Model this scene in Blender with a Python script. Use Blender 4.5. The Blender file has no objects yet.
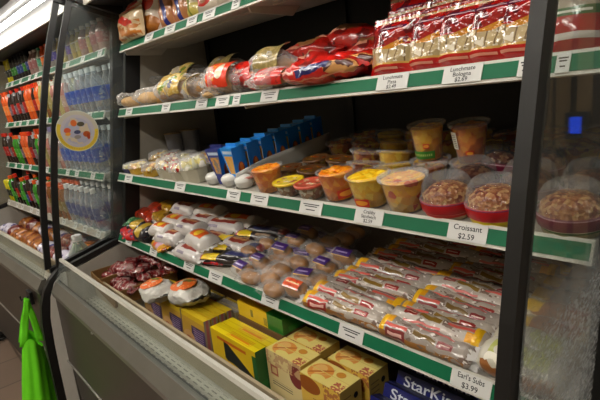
import bpy, bmesh, math, random
from mathutils import Vector, Matrix, noise
C = bpy.context.scene
COL = C.collection
RND = random.Random(7)
PI = math.pi

# ------------------------------------------------------------------ camera
RW = Matrix(((0.66828107, 0.09799314, -0.73742644),
             (0.73695032, -0.22247557, 0.63828586),
             (-0.10151173, -0.97000101, -0.22089229)))
CAMZ = 1.45
FPX = 459.04
cam = bpy.data.objects.new('camera', bpy.data.cameras.new('camera'))
COL.objects.link(cam)
cam.data.sensor_width = 36; cam.data.lens = 36 * FPX / 600; cam.data.clip_start = .02
m = Matrix.Identity(4)
for i in range(3):
    m[i][0] = RW[i][0]; m[i][1] = -RW[i][1]; m[i][2] = -RW[i][2]
m[2][3] = CAMZ
cam.matrix_world = m
C.camera = cam
# ------------------------------------------------------------------ world, exposure
w = bpy.data.worlds.new('world'); C.world = w; w.use_nodes = True
w.node_tree.nodes['Background'].inputs[0].default_value = (.9, .92, 1, 1)
w.node_tree.nodes['Background'].inputs[1].default_value = .0
C.view_settings.view_transform = 'Standard'; C.view_settings.look = 'None'
C.view_settings.gamma = 1; C.view_settings.use_curve_mapping = False
C.view_settings.exposure = 1.25
C.cycles.transparent_max_bounces = 24
C.cycles.max_bounces = 8
TUBE_E = 15.5       # display case fluorescent tubes
CEIL_E = 18.0        # store ceiling fixtures

def area(name, loc, sx, sy, power, rot=(0, 0, 0), col=(1, .95, .85)):
    d = bpy.data.lights.new(name, 'AREA'); d.shape = 'RECTANGLE'; d.size = sx; d.size_y = sy
    d.energy = power; d.color = col
    o = bpy.data.objects.new(name, d); COL.objects.link(o); o.location = loc; o.rotation_euler = rot
    return o

# ------------------------------------------------------------------ pixel helpers (600x400 frame to metres)
def ray(px, py): return RW @ Vector((px - 300, py - 200, FPX))
def at(px, py, Y=None, Z=None, X=None):
    d = ray(px, py)
    if Y is not None: k = Y / d.y
    elif X is not None: k = X / d.x
    else: k = (Z - CAMZ) / d.z
    p = d * k
    return Vector((p.x, p.y, p.z + CAMZ))
def xat(px, Y, z):
    t = (px - 300) / FPX; dz = z - CAMZ
    # cam_x = t * cam_z
    ax = RW[0][0] - t * RW[0][2]
    b = Y * (RW[1][0] - t * RW[1][2]) + dz * (RW[2][0] - t * RW[2][2])
    return -b / ax
YF = {1: .877, 2: .816, 3: .760, 4: .709}         # front edge (foot of the price strip) of each shelf
ZB = {1: 1.722, 2: 1.438, 3: 1.149, 4: .869}
ZT = {n: ZB[n] + .027 for n in ZB}                # top surface at the front edge; shelves rise to the back
TILT = {1: math.radians(3), 2: math.radians(6), 3: math.radians(8), 4: math.radians(8)}
def zs_(n, Y): return ZT[n] + math.tan(TILT[n]) * (Y - YF[n]) + .001
def S(n, px, dy, h=.03):
    Y = YF[n] + dy + (.001 if n == 3 and dy < .1 else 0); z = zs_(n, Y); return (xat(px, Y, z + h), Y, z)
def ats(px, py, n, h):
    d = ray(px, py); tn = math.tan(TILT[n])
    k = (ZT[n] + .001 - tn * YF[n] + h - CAMZ) / (d.z - tn * d.y); return Vector((d.x * k, d.y * k, d.z * k + CAMZ))

# ------------------------------------------------------------------ materials
MATS = {}
def newmat(name):
    mt = bpy.data.materials.new(name); mt.use_nodes = True
    nt = mt.node_tree
    return mt, nt, nt.nodes['Principled BSDF'], nt.nodes['Material Output']
def lin(c):
    return tuple(((x / 12.92) if x <= .04045 else ((x + .055) / 1.055) ** 2.4) for x in c[:3]) + (1,)
def mth(nt, op, a, b=None, cl=False):
    n = nt.nodes.new('ShaderNodeMath'); n.operation = op; n.use_clamp = cl
    for i, v in enumerate((a, b)):
        if v is None: continue
        if isinstance(v, (int, float)): n.inputs[i].default_value = v
        else: nt.links.new(v, n.inputs[i])
    return n.outputs[0]
def mixc(nt, f, a, b):
    n = nt.nodes.new('ShaderNodeMix'); n.data_type = 'RGBA'
    for s, v in ((n.inputs[0], f), (n.inputs[6], a), (n.inputs[7], b)):
        if isinstance(v, (int, float)): s.default_value = v
        elif isinstance(v, tuple): s.default_value = v
        else: nt.links.new(v, s)
    return n.outputs[2]
def noise_node(nt, scale, detail=3, coord='Object', rough=.6):
    tc = nt.nodes.new('ShaderNodeTexCoord'); n = nt.nodes.new('ShaderNodeTexNoise')
    n.inputs['Scale'].default_value = scale; n.inputs['Detail'].default_value = detail
    n.inputs['Roughness'].default_value = rough
    nt.links.new(tc.outputs[coord], n.inputs['Vector'])
    return n
def bump(nt, b, h, strength, dist=.002):
    n = nt.nodes.new('ShaderNodeBump'); n.inputs['Strength'].default_value = strength
    n.inputs['Distance'].default_value = dist
    nt.links.new(h, n.inputs['Height']); nt.links.new(n.outputs[0], b.inputs['Normal'])
def mat(name, col, rough=.5, metal=0, pats=(), bmp=0, bscale=60, vary=0, coat=0, spec=.5, emit=0, bdist=.002, vscale=9):
    """procedural material: base colour plus printed shapes in UV space, crinkle bump and colour variation"""
    if name in MATS: return MATS[name]
    mt, nt, b, out = newmat(name)
    b.inputs['Roughness'].default_value = rough; b.inputs['Metallic'].default_value = metal
    b.inputs['Specular IOR Level'].default_value = spec
    if coat:
        b.inputs['Coat Weight'].default_value = coat; b.inputs['Coat Roughness'].default_value = .08
    cur = lin(col)
    if vary:
        n = noise_node(nt, vscale, 4)
        dark = tuple(c * (1 - vary) for c in cur[:3]) + (1,)
        cur = mixc(nt, mth(nt, 'MULTIPLY', mth(nt, 'SUBTRACT', n.outputs[0], .3), 2.2, True), dark, lin(col))
    if pats:
        tc = nt.nodes.new('ShaderNodeTexCoord'); sp = nt.nodes.new('ShaderNodeSeparateXYZ')
        nt.links.new(tc.outputs['UV'], sp.inputs[0]); U, V = sp.outputs[0], sp.outputs[1]
        def rect(u0, v0, u1, v1):
            f = mth(nt, 'MULTIPLY', mth(nt, 'GREATER_THAN', U, u0), mth(nt, 'LESS_THAN', U, u1))
            g = mth(nt, 'MULTIPLY', mth(nt, 'GREATER_THAN', V, v0), mth(nt, 'LESS_THAN', V, v1))
            return mth(nt, 'MULTIPLY', f, g)
        def ell(cu, cv, ru, rv):
            a = mth(nt, 'POWER', mth(nt, 'ABSOLUTE', mth(nt, 'DIVIDE', mth(nt, 'SUBTRACT', U, cu), ru)), 2)
            c = mth(nt, 'POWER', mth(nt, 'ABSOLUTE', mth(nt, 'DIVIDE', mth(nt, 'SUBTRACT', V, cv), rv)), 2)
            return mth(nt, 'LESS_THAN', mth(nt, 'ADD', a, c), 1)
        for p in pats:
            k, a, c = p[0], p[1], p[2]
            if k == 'r': f = rect(*a)
            elif k == 'e': f = ell(*a)
            elif k == 'slant':      # slanted band: u0,v0,u1,v1 region, slope, width in v
                u0, v0, u1, v1, sl, wd = a
                d = mth(nt, 'ABSOLUTE', mth(nt, 'SUBTRACT', V, mth(nt, 'ADD', mth(nt, 'MULTIPLY', U, sl), (v0 + v1) / 2 - sl * (u0 + u1) / 2)))
                f = mth(nt, 'MULTIPLY', rect(u0, v0, u1, v1), mth(nt, 'LESS_THAN', d, wd))
            elif k == 'n':          # blotches inside rect: (u0,v0,u1,v1,scale,threshold)
                n = nt.nodes.new('ShaderNodeTexNoise'); n.inputs['Scale'].default_value = a[4]; n.inputs['Detail'].default_value = 2
                nt.links.new(tc.outputs['UV'], n.inputs['Vector'])
                f = mth(nt, 'MULTIPLY', rect(*a[:4]), mth(nt, 'GREATER_THAN', n.outputs[0], a[5]))
            elif k == 'su':         # stripes across u inside rect: (u0,v0,u1,v1,count,duty)
                s = mth(nt, 'LESS_THAN', mth(nt, 'FRACT', mth(nt, 'MULTIPLY', U, a[4])), a[5])
                f = mth(nt, 'MULTIPLY', rect(*a[:4]), s)
            elif k == 'sv':
                s = mth(nt, 'LESS_THAN', mth(nt, 'FRACT', mth(nt, 'MULTIPLY', V, a[4])), a[5])
                f = mth(nt, 'MULTIPLY', rect(*a[:4]), s)
            elif k == 'grid':       # dashes (u0,v0,u1,v1,nu,du,nv,dv)
                s = mth(nt, 'LESS_THAN', mth(nt, 'FRACT', mth(nt, 'MULTIPLY', U, a[4])), a[5])
                t = mth(nt, 'LESS_THAN', mth(nt, 'FRACT', mth(nt, 'MULTIPLY', V, a[6])), a[7])
                f = mth(nt, 'MULTIPLY', rect(*a[:4]), mth(nt, 'MULTIPLY', s, t))
            cur = mixc(nt, f, cur, lin(c))
    if isinstance(cur, tuple): b.inputs['Base Color'].default_value = cur
    else: nt.links.new(cur, b.inputs['Base Color'])
    if emit:
        b.inputs['Emission Strength'].default_value = emit
        if isinstance(cur, tuple): b.inputs['Emission Color'].default_value = cur
        else: nt.links.new(cur, b.inputs['Emission Color'])
    if bmp:
        n = noise_node(nt, bscale, 3)
        bump(nt, b, n.outputs[0], bmp, bdist)
    MATS[name] = mt
    return mt
def film(name, tint=(1, 1, 1), fac=.16, edge=.5, rough=.12, bmp=.8, bscale=50, white=(.9, .9, .9), dist=.003):
    """clear plastic film: part transparent, part glossy white sheen"""
    if name in MATS: return MATS[name]
    mt, nt, b, out = newmat(name)
    b.inputs['Base Color'].default_value = lin(white); b.inputs['Roughness'].default_value = rough
    tr = nt.nodes.new('ShaderNodeBsdfTransparent'); tr.inputs[0].default_value = lin(tint)
    mx = nt.nodes.new('ShaderNodeMixShader')
    lw = nt.nodes.new('ShaderNodeLayerWeight'); lw.inputs[0].default_value = .35
    f = mth(nt, 'ADD', mth(nt, 'MULTIPLY', lw.outputs['Facing'], edge), fac, True)
    nt.links.new(f, mx.inputs[0]); nt.links.new(tr.outputs[0], mx.inputs[1]); nt.links.new(b.outputs[0], mx.inputs[2])
    nt.links.new(mx.outputs[0], out.inputs[0])
    if bmp:
        n = noise_node(nt, bscale, 3); bump(nt, b, n.outputs[0], bmp, dist)
    MATS[name] = mt
    return mt
def pane(name, haze=.06, hazecol=(.75, .78, .78), grey_refl=None, refl=1.0, tint=(.93, .96, .95)):
    """flat window glass: transparent + fresnel mirror + thin diffuse haze; optionally a grainy grey reflection is painted in below a height"""
    if name in MATS: return MATS[name]
    mt, nt, b, out = newmat(name); nt.nodes.remove(b)
    tr = nt.nodes.new('ShaderNodeBsdfTransparent'); tr.inputs[0].default_value = tint + (1,)
    gl = nt.nodes.new('ShaderNodeBsdfGlossy'); gl.inputs['Roughness'].default_value = .015
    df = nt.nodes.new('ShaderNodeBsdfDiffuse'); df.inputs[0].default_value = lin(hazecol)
    lw = nt.nodes.new('ShaderNodeLayerWeight'); lw.inputs[0].default_value = .5
    fr = mth(nt, 'ADD', mth(nt, 'MULTIPLY', mth(nt, 'POWER', lw.outputs['Facing'], 5), .96), .04)
    m1 = nt.nodes.new('ShaderNodeMixShader'); m2 = nt.nodes.new('ShaderNodeMixShader')
    geo = nt.nodes.new('ShaderNodeNewGeometry')
    sp = nt.nodes.new('ShaderNodeSeparateXYZ'); nt.links.new(geo.outputs['Position'], sp.inputs[0])
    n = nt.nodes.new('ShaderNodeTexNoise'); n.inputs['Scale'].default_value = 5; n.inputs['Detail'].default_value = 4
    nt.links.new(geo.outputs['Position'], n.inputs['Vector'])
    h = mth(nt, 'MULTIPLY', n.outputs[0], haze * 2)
    if grey_refl:
        z0, z1, amt = grey_refl
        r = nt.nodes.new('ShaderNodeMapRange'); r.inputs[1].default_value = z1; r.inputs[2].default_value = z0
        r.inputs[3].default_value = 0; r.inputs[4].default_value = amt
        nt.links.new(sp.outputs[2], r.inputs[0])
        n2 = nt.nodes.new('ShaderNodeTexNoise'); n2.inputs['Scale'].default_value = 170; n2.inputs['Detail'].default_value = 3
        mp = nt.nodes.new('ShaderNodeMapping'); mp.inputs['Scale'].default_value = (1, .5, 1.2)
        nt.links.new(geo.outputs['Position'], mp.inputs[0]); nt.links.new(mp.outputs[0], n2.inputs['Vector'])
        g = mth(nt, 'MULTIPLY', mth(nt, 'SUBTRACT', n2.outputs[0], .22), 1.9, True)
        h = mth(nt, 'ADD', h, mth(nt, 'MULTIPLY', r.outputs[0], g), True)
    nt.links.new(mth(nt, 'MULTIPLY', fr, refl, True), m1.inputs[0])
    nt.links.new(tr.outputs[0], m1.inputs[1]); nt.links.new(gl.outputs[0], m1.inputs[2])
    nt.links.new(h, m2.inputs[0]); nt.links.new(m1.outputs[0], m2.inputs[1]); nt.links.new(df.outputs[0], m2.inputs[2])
    nt.links.new(m2.outputs[0], out.inputs[0])
    MATS[name] = mt
    return mt

# ------------------------------------------------------------------ geometry collector
_TXT = {}
def text_mesh(s):
    if s in _TXT: return _TXT[s]
    cu = bpy.data.curves.new('t', 'FONT'); cu.body = s; cu.size = 1; cu.align_x = 'CENTER'; cu.align_y = 'CENTER'
    cu.resolution_u = 3; cu.offset = .012
    o = bpy.data.objects.new('t', cu); COL.objects.link(o)
    dg = bpy.context.evaluated_depsgraph_get(); ev = o.evaluated_get(dg)
    me = ev.to_mesh()
    r = ([v.co.copy() for v in me.vertices], [tuple(p.vertices) for p in me.polygons])
    ev.to_mesh_clear(); bpy.data.objects.remove(o); bpy.data.curves.remove(cu)
    _TXT[s] = r
    return r
class G:
    def __init__(s): s.v = []; s.f = []; s.m = []; s.uv = []
    def quad(s, a, b, c, d, mi=0, uv=((0, 0), (1, 0), (1, 1), (0, 1))):
        n = len(s.v); s.v += [Vector(a), Vector(b), Vector(c), Vector(d)]
        s.f.append((n, n + 1, n + 2, n + 3)); s.m.append(mi); s.uv.append(uv)
    def box(s, x0, y0, z0, x1, y1, z1, m=0, mi=None):
        mi = mi or {}
        P = lambda x, y, z: (x, y, z)
        g = lambda k: mi.get(k, m)
        s.quad(P(x0, y0, z0), P(x1, y0, z0), P(x1, y0, z1), P(x0, y0, z1), g('front'))
        s.quad(P(x1, y1, z0), P(x0, y1, z0), P(x0, y1, z1), P(x1, y1, z1), g('back'))
        s.quad(P(x1, y0, z0), P(x1, y1, z0), P(x1, y1, z1), P(x1, y0, z1), g('right'))
        s.quad(P(x0, y1, z0), P(x0, y0, z0), P(x0, y0, z1), P(x0, y1, z1), g('left'))
        s.quad(P(x0, y0, z1), P(x1, y0, z1), P(x1, y1, z1), P(x0, y1, z1), g('top'))
        s.quad(P(x0, y1, z0), P(x1, y1, z0), P(x1, y0, z0), P(x0, y0, z0), g('bottom'))
        return s
    def grid(s, fn, nu, nv, m=0, cu=False, cv=False, mfn=None):
        base = len(s.v)
        NU = nu if cu else nu + 1; NV = nv if cv else nv + 1
        for j in range(NV):
            for i in range(NU): s.v.append(Vector(fn(i / nu, j / nv)))
        for j in range(nv):
            for i in range(nu):
                a = base + j * NU + i; b = base + j * NU + (i + 1) % NU
                c = base + ((j + 1) % NV) * NU + (i + 1) % NU; d = base + ((j + 1) % NV) * NU + i
                s.f.append((a, b, c, d)); s.m.append(mfn(i / nu, j / nv) if mfn else m)
                s.uv.append(((i / nu, j / nv), ((i + 1) / nu, j / nv), ((i + 1) / nu, (j + 1) / nv), (i / nu, (j + 1) / nv)))
        return s
    def lathe(s, prof, n=24, m=0, cx=0, cy=0, cz=0, jit=0, sq=None):
        K = len(prof) - 1
        def fn(u, v):
            a = 2 * PI * u; k = v * K; i = min(int(k + 1e-6), K)
            r, z = prof[i]
            if jit: r *= 1 + jit * noise.noise(Vector((math.cos(a) * 2, math.sin(a) * 2, z * 40 + cz)))
            return (cx + r * math.cos(a - PI / 2), cy + r * math.sin(a - PI / 2), cz + z)
        return s.grid(fn, n, K, m, cu=True)
    def blob(s, c, r, m=0, jit=.15, fr=2., seed=0, nu=16, nv=10, pw=1.):
        def fn(u, v):
            a = 2 * PI * u; b = PI * v - PI / 2
            d = Vector((math.cos(a) * abs(math.cos(b)) ** pw, math.sin(a) * abs(math.cos(b)) ** pw, math.copysign(abs(math.sin(b)) ** pw, b)))
            k = 1 + jit * noise.noise(d * fr + Vector((seed * 3.7, seed, 0)))
            return (c[0] + d.x * r[0] * k, c[1] + d.y * r[1] * k, c[2] + d.z * r[2] * k)
        return s.grid(fn, nu, nv, m, cu=True)
    def prism(s, poly, a, b, axis='x', m=0):
        """closed polygon swept along an axis; poly in the other two coordinates"""
        def P(p, t): return (t, p[0], p[1]) if axis == 'x' else ((p[0], t, p[1]) if axis == 'y' else (p[0], p[1], t))
        n = len(s.v); k = len(poly)
        s.v += [Vector(P(p, a)) for p in poly] + [Vector(P(p, b)) for p in poly]
        L = sum((Vector(poly[i]) - Vector(poly[(i + 1) % k])).length for i in range(k))
        for i in range(k):
            j = (i + 1) % k
            s.f.append((n + i, n + j, n + k + j, n + k + i)); s.m.append(m); s.uv.append(((0, 0), (0, 1), (1, 1), (1, 0)))
        s.f.append(tuple(range(n, n + k))); s.m.append(m); s.uv.append(tuple((p[0], p[1]) for p in poly))
        s.f.append(tuple(range(n + 2 * k - 1, n + k - 1, -1))); s.m.append(m); s.uv.append(tuple((p[0], p[1]) for p in reversed(poly)))
        return s
    def tube(s, pts, r, n=8, m=0):
        pts = [Vector(p) for p in pts]; base = len(s.v)
        for i, p in enumerate(pts):
            t = (pts[min(i + 1, len(pts) - 1)] - pts[max(i - 1, 0)]).normalized()
            up = Vector((0, 0, 1)) if abs(t.z) < .9 else Vector((1, 0, 0))
            a = t.cross(up).normalized(); b = t.cross(a)
            for k in range(n):
                q = 2 * PI * k / n; s.v.append(p + a * r * math.cos(q) + b * r * math.sin(q))
        for i in range(len(pts) - 1):
            for k in range(n):
                A = base + i * n + k; B = base + i * n + (k + 1) % n
                s.f.append((A, B, B + n, A + n)); s.m.append(m); s.uv.append(((0, 0), (1, 0), (1, 1), (0, 1)))
        s.f.append(tuple(range(base, base + n))); s.m.append(m); s.uv.append(((0, 0),) * n)
        e = base + (len(pts) - 1) * n
        s.f.append(tuple(range(e + n - 1, e - 1, -1))); s.m.append(m); s.uv.append(((0, 0),) * n)
        return s
    def text(s, t, c, size, ux=(1, 0, 0), uy=(0, 0, 1), m=0, sx=1.):
        V, F = text_mesh(t); n = len(s.v); c = Vector(c); ux = Vector(ux); uy = Vector(uy)
        s.v += [c + ux * v.x * size * sx + uy * v.y * size for v in V]
        for f in F: s.f.append(tuple(n + i for i in f)); s.m.append(m); s.uv.append(((0, 0),) * len(f))
        return s
    def wobble(s, amp, fr, seed=0):
        for i, v in enumerate(s.v): s.v[i] = v + noise.noise_vector(v * fr + Vector((seed * 5.1, seed, seed * 2))) * amp
        return s
    def xf(s, M):
        s.v = [M @ v for v in s.v]; return s
    def mesh(s, name, mats, smooth=False):
        me = bpy.data.meshes.new(name); me.from_pydata(s.v, [], s.f)
        for q in (mats if isinstance(mats, (list, tuple)) else [mats]): me.materials.append(q)
        uvl = me.uv_layers.new(name='UVMap'); k = 0
        for f, uv in zip(s.f, s.uv):
            for i in range(len(f)): uvl.data[k].uv = uv[i]; k += 1
        for p, mi in zip(me.polygons, s.m): p.material_index = mi; p.use_smooth = smooth
        me.update(); return me
    def ob(s, name, mats, parent=None, smooth=False):
        o = bpy.data.objects.new(name, s.mesh(name, mats, smooth)); COL.objects.link(o)
        if parent is not None: o.parent = parent
        return o
def thing(name, label, cat, loc=(0, 0, 0), rot=(0, 0, 0), group=None):
    o = bpy.data.objects.new(name, None); COL.objects.link(o); o.empty_display_size = .02
    o.location = loc; o.rotation_euler = rot; o['label'] = label; o['category'] = cat
    if group: o['group'] = group
    return o
def tag(o, label, cat, group=None, kind=None):
    o['label'] = label; o['category'] = cat
    if group: o['group'] = group
    if kind: o['kind'] = kind
    return o
def struct(o): o['kind'] = 'structure'; return o
def dup(root, loc, rot=(0, 0, 0), label=None, group=None, scale=None, name=None):
    r = root.copy(); COL.objects.link(r); r.location = loc; r.rotation_euler = rot
    if label: r['label'] = label
    if group: r['group'] = group
    if scale: r.scale = scale
    for ch in list(root.children):
        c = ch.copy(); COL.objects.link(c); c.parent = r
        for g in ch.children:
            d = g.copy(); COL.objects.link(d); d.parent = c
    return r
class Proto:
    """first use moves the built thing itself, later uses copy it"""
    def __init__(s, build): s.o = build; s.used = False
    def put(s, loc, rot=(0, 0, 0), label=None, group=None, scale=None):
        if not s.used:
            s.used = True; o = s.o; o.location = loc; o.rotation_euler = rot
            if label: o['label'] = label
            if group: o['group'] = group
            if scale: o.scale = scale
            return o
        return dup(s.o, loc, rot, label, group, scale)

# ------------------------------------------------------------------ shared materials
white_pl = mat('white_plastic', (.80, .79, .75), .35, vary=.12)
steel_wh = mat('painted_steel_white', (.66, .64, .60), .4, vary=.15)
steel_gr = mat('painted_steel_grey', (.50, .48, .46), .45, vary=.15)
black_pl = mat('black_trim', (.045, .045, .05), .5, bmp=.1)
black_bk = mat('black_back', (.06, .06, .065), .6, vary=.3)
fascia_m = mat('brown_grey_fascia', (.26, .235, .21), .38, vary=.12, metal=.35)
kick_m = mat('dark_kick_plate', (.20, .18, .16), .5, vary=.2)
green_in = mat('green_strip', (.0, .40, .26), .5, vary=.15, spec=.25)
tag_wh = mat('tag_paper', (.80, .80, .79), .5)
ink = mat('tag_ink', (.12, .12, .14), .6)
alu = mat('brushed_rail', (.75, .75, .73), .28, metal=.7)
beige = mat('beige_lip', (.63, .57, .46), .5)

# ------------------------------------------------------------------ room
floor_m, nt, b, out = newmat('floor_tiles')
tc = nt.nodes.new('ShaderNodeTexCoord'); br = nt.nodes.new('ShaderNodeTexBrick')
br.offset = 0; br.inputs['Scale'].default_value = 1; br.inputs['Brick Width'].default_value = .33; br.inputs['Row Height'].default_value = .33
br.inputs['Mortar Size'].default_value = .006
br.inputs['Color1'].default_value = lin((.50, .42, .36)); br.inputs['Color2'].default_value = lin((.46, .39, .34)); br.inputs['Mortar'].default_value = lin((.30, .25, .21))
nt.links.new(tc.outputs['Object'], br.inputs['Vector'])
nn = noise_node(nt, 6, 4)
nt.links.new(mixc(nt, mth(nt, 'MULTIPLY', nn.outputs[0], .5), br.outputs[0], lin((.38, .32, .28))), b.inputs['Base Color'])
b.inputs['Roughness'].default_value = .3
struct(G().box(-7, -2.6, -.05, 2.6, 3.6, 0).ob('floor', floor_m))
wallm = mat('wall_paint', (.62, .58, .50), .8, vary=.08)
struct(G().box(-7, 3.6, 0, 2.6, 3.7, 3.0).ob('wall_back', wallm))
struct(G().box(-7, -2.7, 0, 2.6, -2.6, 3.0).ob('wall_front', wallm))
struct(G().box(-7.1, -2.6, 0, -7, 3.6, 3.0).ob('wall_left', wallm))
struct(G().box(2.6, -2.6, 0, 2.7, 3.6, 3.0).ob('wall_right', wallm))
struct(G().box(-7.1, -2.7, 3.0, 2.7, 3.7, 3.1).ob('ceiling', mat('ceiling_tile', (.75, .74, .70), .9)))
glow = mat('lamp_glow', (1, .97, .92), .5, emit=CEIL_E)
tubem = mat('tube_glow', (1, .975, .93), .5, emit=TUBE_E)
for k, (lx, ly) in enumerate(((-.5, -1.2), (-2.6, -1.2), (-4.9, -1.2), (1.2, 1.3))):  # the last one is added to brighten the wooden unit for its reflection
    t = thing('ceiling_light', ['white recessed ceiling light over the aisle beside the food case', 'white recessed ceiling light over the middle of the aisle',
              'white recessed ceiling light over the far end of the aisle', 'added ceiling light brightening the wooden unit beyond the right end of the food case'][k], 'light', (lx, ly, 2.93), group='store ceiling lights')
    G().box(-.62, -.17, 0, .62, .17, .07).ob('frame', steel_wh, t)
    G().box(-.58, -.14, -.012, .58, .14, -.001).ob('diffuser', glow, t)

# ------------------------------------------------------------------ refrigerated display cases
SH = .041
DEP = {1: 1.20, 2: 1.25, 3: 1.28, 4: 1.29}
LX = 1.955
RK = .19           # the whole front leans back by this much per metre of height
BAR = [(.706, 1.97), (.682, 1.90), (.630, 1.76), (.585, 1.61), (.547, 1.47), (.512, 1.32), (.482, 1.17), (.455, 1.00), (.442, .90), (.432, .815)]
def bar_prism(g, curve, wd, x0, x1, m=0):
    n = len(curve)
    for i in range(n - 1):
        (ya, za), (yb, zb) = curve[i], curve[i + 1]
        wa = wd[i] if isinstance(wd, list) else wd; wb = wd[i + 1] if isinstance(wd, list) else wd
        g.quad((x0, ya, za), (x0, yb, zb), (x0, yb + wb, zb), (x0, ya + wa, za), m)
        g.quad((x1, ya + wa, za), (x1, yb + wb, zb), (x1, yb, zb), (x1, ya, za), m)
        g.quad((x1, ya, za), (x1, yb, zb), (x0, yb, zb), (x0, ya, za), m)
        g.quad((x0, ya + wa, za), (x0, yb + wb, zb), (x1, yb + wb, zb), (x1, ya + wa, za), m)
    (ya, za), (yb, zb) = curve[0], curve[-1]
    wa = wd[0] if isinstance(wd, list) else wd; wb = wd[-1] if isinstance(wd, list) else wd
    g.quad((x0, ya, za), (x0, ya + wa, za), (x1, ya + wa, za), (x1, ya, za), m)
    g.quad((x0, yb + wb, zb), (x0, yb, zb), (x1, yb, zb), (x1, yb + wb, zb), m)
FACC = [(.394, .733), (.394, .70), (.393, .62), (.391, .54), (.389, .403)]
def yr(y, z, z0=1.68): return y + RK * (z - z0)
def make_case(label, ox, oy, rz, tags, right_glass, left_glass, rail_wires, L=LX):
    t = thing('refrigerated_display_case', label, 'display case', (ox, oy, 0), (0, 0, rz))
    G().box(-L, 1.335, .08, 0, 1.375, 2.13).ob('back_panel', black_bk, t)
    for xx in (-L * .5, -L + .03, -.03):
        G().box(xx - .014, 1.322, .54, xx + .014, 1.3345, 1.93, 0).ob('shelf_upright', black_pl, t)
    g = G(); g.prism([(.615, 2.005), (.60, 2.05), (.60, 2.13), (1.375, 2.13), (1.375, 1.93), (.80, 1.925), (.765, 1.935), (.765, 2.03), (.655, 2.03), (.655, 2.005)], -L, 0, 'x')
    g.ob('canopy', mat('canopy_grey', (.085, .085, .085), .5, vary=.15), t)
    G().box(-L + .02, .755, 1.918, -.02, .765, 1.938).ob('lamp_valance', steel_wh, t)
    n_t = 3
    for k in range(n_t):
        x1 = -.06 - k * (L - .04) / n_t; G().tube([(x1, .705, 1.992), (x1 - .56, .705, 1.992)], .014, 10).ob('lamp_tube', tubem, t)
    for side, (x0, x1, gl) in {'r': (-.004, .022, right_glass), 'l': (-L - .022, -L + .004, left_glass)}.items():
        e = G(); e.prism([(yr(.968, .86), .86), (yr(.968, 2.05), 2.05), (1.375, 2.05), (1.375, .86)], x0, x1, 'x')
        e.prism([(.40, .08), (.40, .70), (.44, .785), (.75, .862), (1.375, .862), (1.375, .08)], x0, x1, 'x')
        e.ob('end_panel', steel_wh, t)
        tr = G()
        bar_prism(tr, BAR, .026 if side == 'l' or rail_wires else .032, x0 if side == 'l' or rail_wires else x0 - .014, x0 + (.014 if side == 'l' or rail_wires else .004))
        tr.prism([(yr(.897, .86), .86), (yr(.897, 2.0), 2.0), (yr(.968, 2.0), 2.0), (yr(.968, .86), .86)], x0 - .002, x1 + .002, 'x')
        tr.prism([(.45, .795), (.45, .818), (.745, .890), (.745, .865)], x0, x1, 'x')
        tr.prism([(.70, 1.945), (.70, 1.975), (.96, 1.905), (.96, 1.875)], x0, x1, 'x')
        tr.ob('glass_trim', black_pl, t)
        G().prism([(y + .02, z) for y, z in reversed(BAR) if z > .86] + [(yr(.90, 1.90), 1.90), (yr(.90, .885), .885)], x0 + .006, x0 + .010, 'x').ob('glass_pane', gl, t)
        if rail_wires and side == 'r': continue      # the neighbour's bumper covers this end
        bp = G(); cu = [(.438, .825), (.392, .785), (.362, .742), (.338, .68), (.326, .60), (.320, .50), (.318, .38), (.315, .23), (.318, .08)]
        bar_prism(bp, cu, [.03, .045, .042, .036, .034, .034, .034, .034, .034], x0 - .002, x1 + .006); bp.ob('bumper', black_pl, t)
        wf = G(); wc = [(.44, .80), (.405, .765), (.380, .71), (.362, .62), (.354, .50), (.350, .38), (.348, .23), (.350, .08)]
        bar_prism(wf, wc, [.02, .055, .07, .065, .05, .05, .05, .05], x0, x1 + .008); wf.ob('end_fin', mat('fin_white', (.88, .87, .84), .4, vary=.08), t)
    f = G(); bar_prism(f, FACC, .02, -L + .03, 0); f.ob('front_panel', fascia_m, t)
    f = G(); bar_prism(f, [(.397, .396), (.400, .30), (.405, .08)], .02, -L + .03, 0); f.ob('kick_plate', kick_m, t)
    G().box(-L, .385, .395, 0, .393, .403).ob('joint_strip', alu, t)
    G().prism([(.388, .714), (.386, .735), (.392, .745), (.410, .774), (.424, .774), (.44, .73), (.44, .600), (.43, .600), (.43, .715)], -L + .02, 0, 'x').ob('front_ledge', mat('ledge_metal', (.52, .51, .48), .35, metal=.6, vary=.15), t)
    G().box(-L, .4245, .765, 0, .4285, .7745).ob('ledge_gap_shade', black_pl, t)  # added dark strip standing in for the shade in the ledge gap
    G().prism([(.412, .772), (.450, .856), (.455, .854), (.417, .770)], -L + .002, -.002, 'x').ob('front_glass', MATS['rail_glass'], t)
    G().prism([(.446, .853), (.449, .864), (.461, .862), (.458, .850)], -L, 0, 'x').ob('glass_cap', white_pl, t)
    G().box(-L, .44, .625, 0, .565, .645).ob('air_grille', mat('air_grille', (.70, .68, .63), .45, vary=.1, pats=[('grid', (0, .5, 1, .9, 46, .62, 9, .3), (.42, .40, .37)), ('grid', (0, .1, 1, .45, 160, .5, 22, .5), (.60, .57, .53))]), t)
    G().prism([(.565, .52), (.565, .742), (.575, .742), (.575, .52)], -L, 0, 'x').ob('inner_lip', beige, t)
    G().box(-L, .565, .50, 0, 1.335, .52).ob('tub_floor', steel_gr, t)
    ca, sa = math.cos(math.radians(23)), math.sin(math.radians(23))
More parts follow.
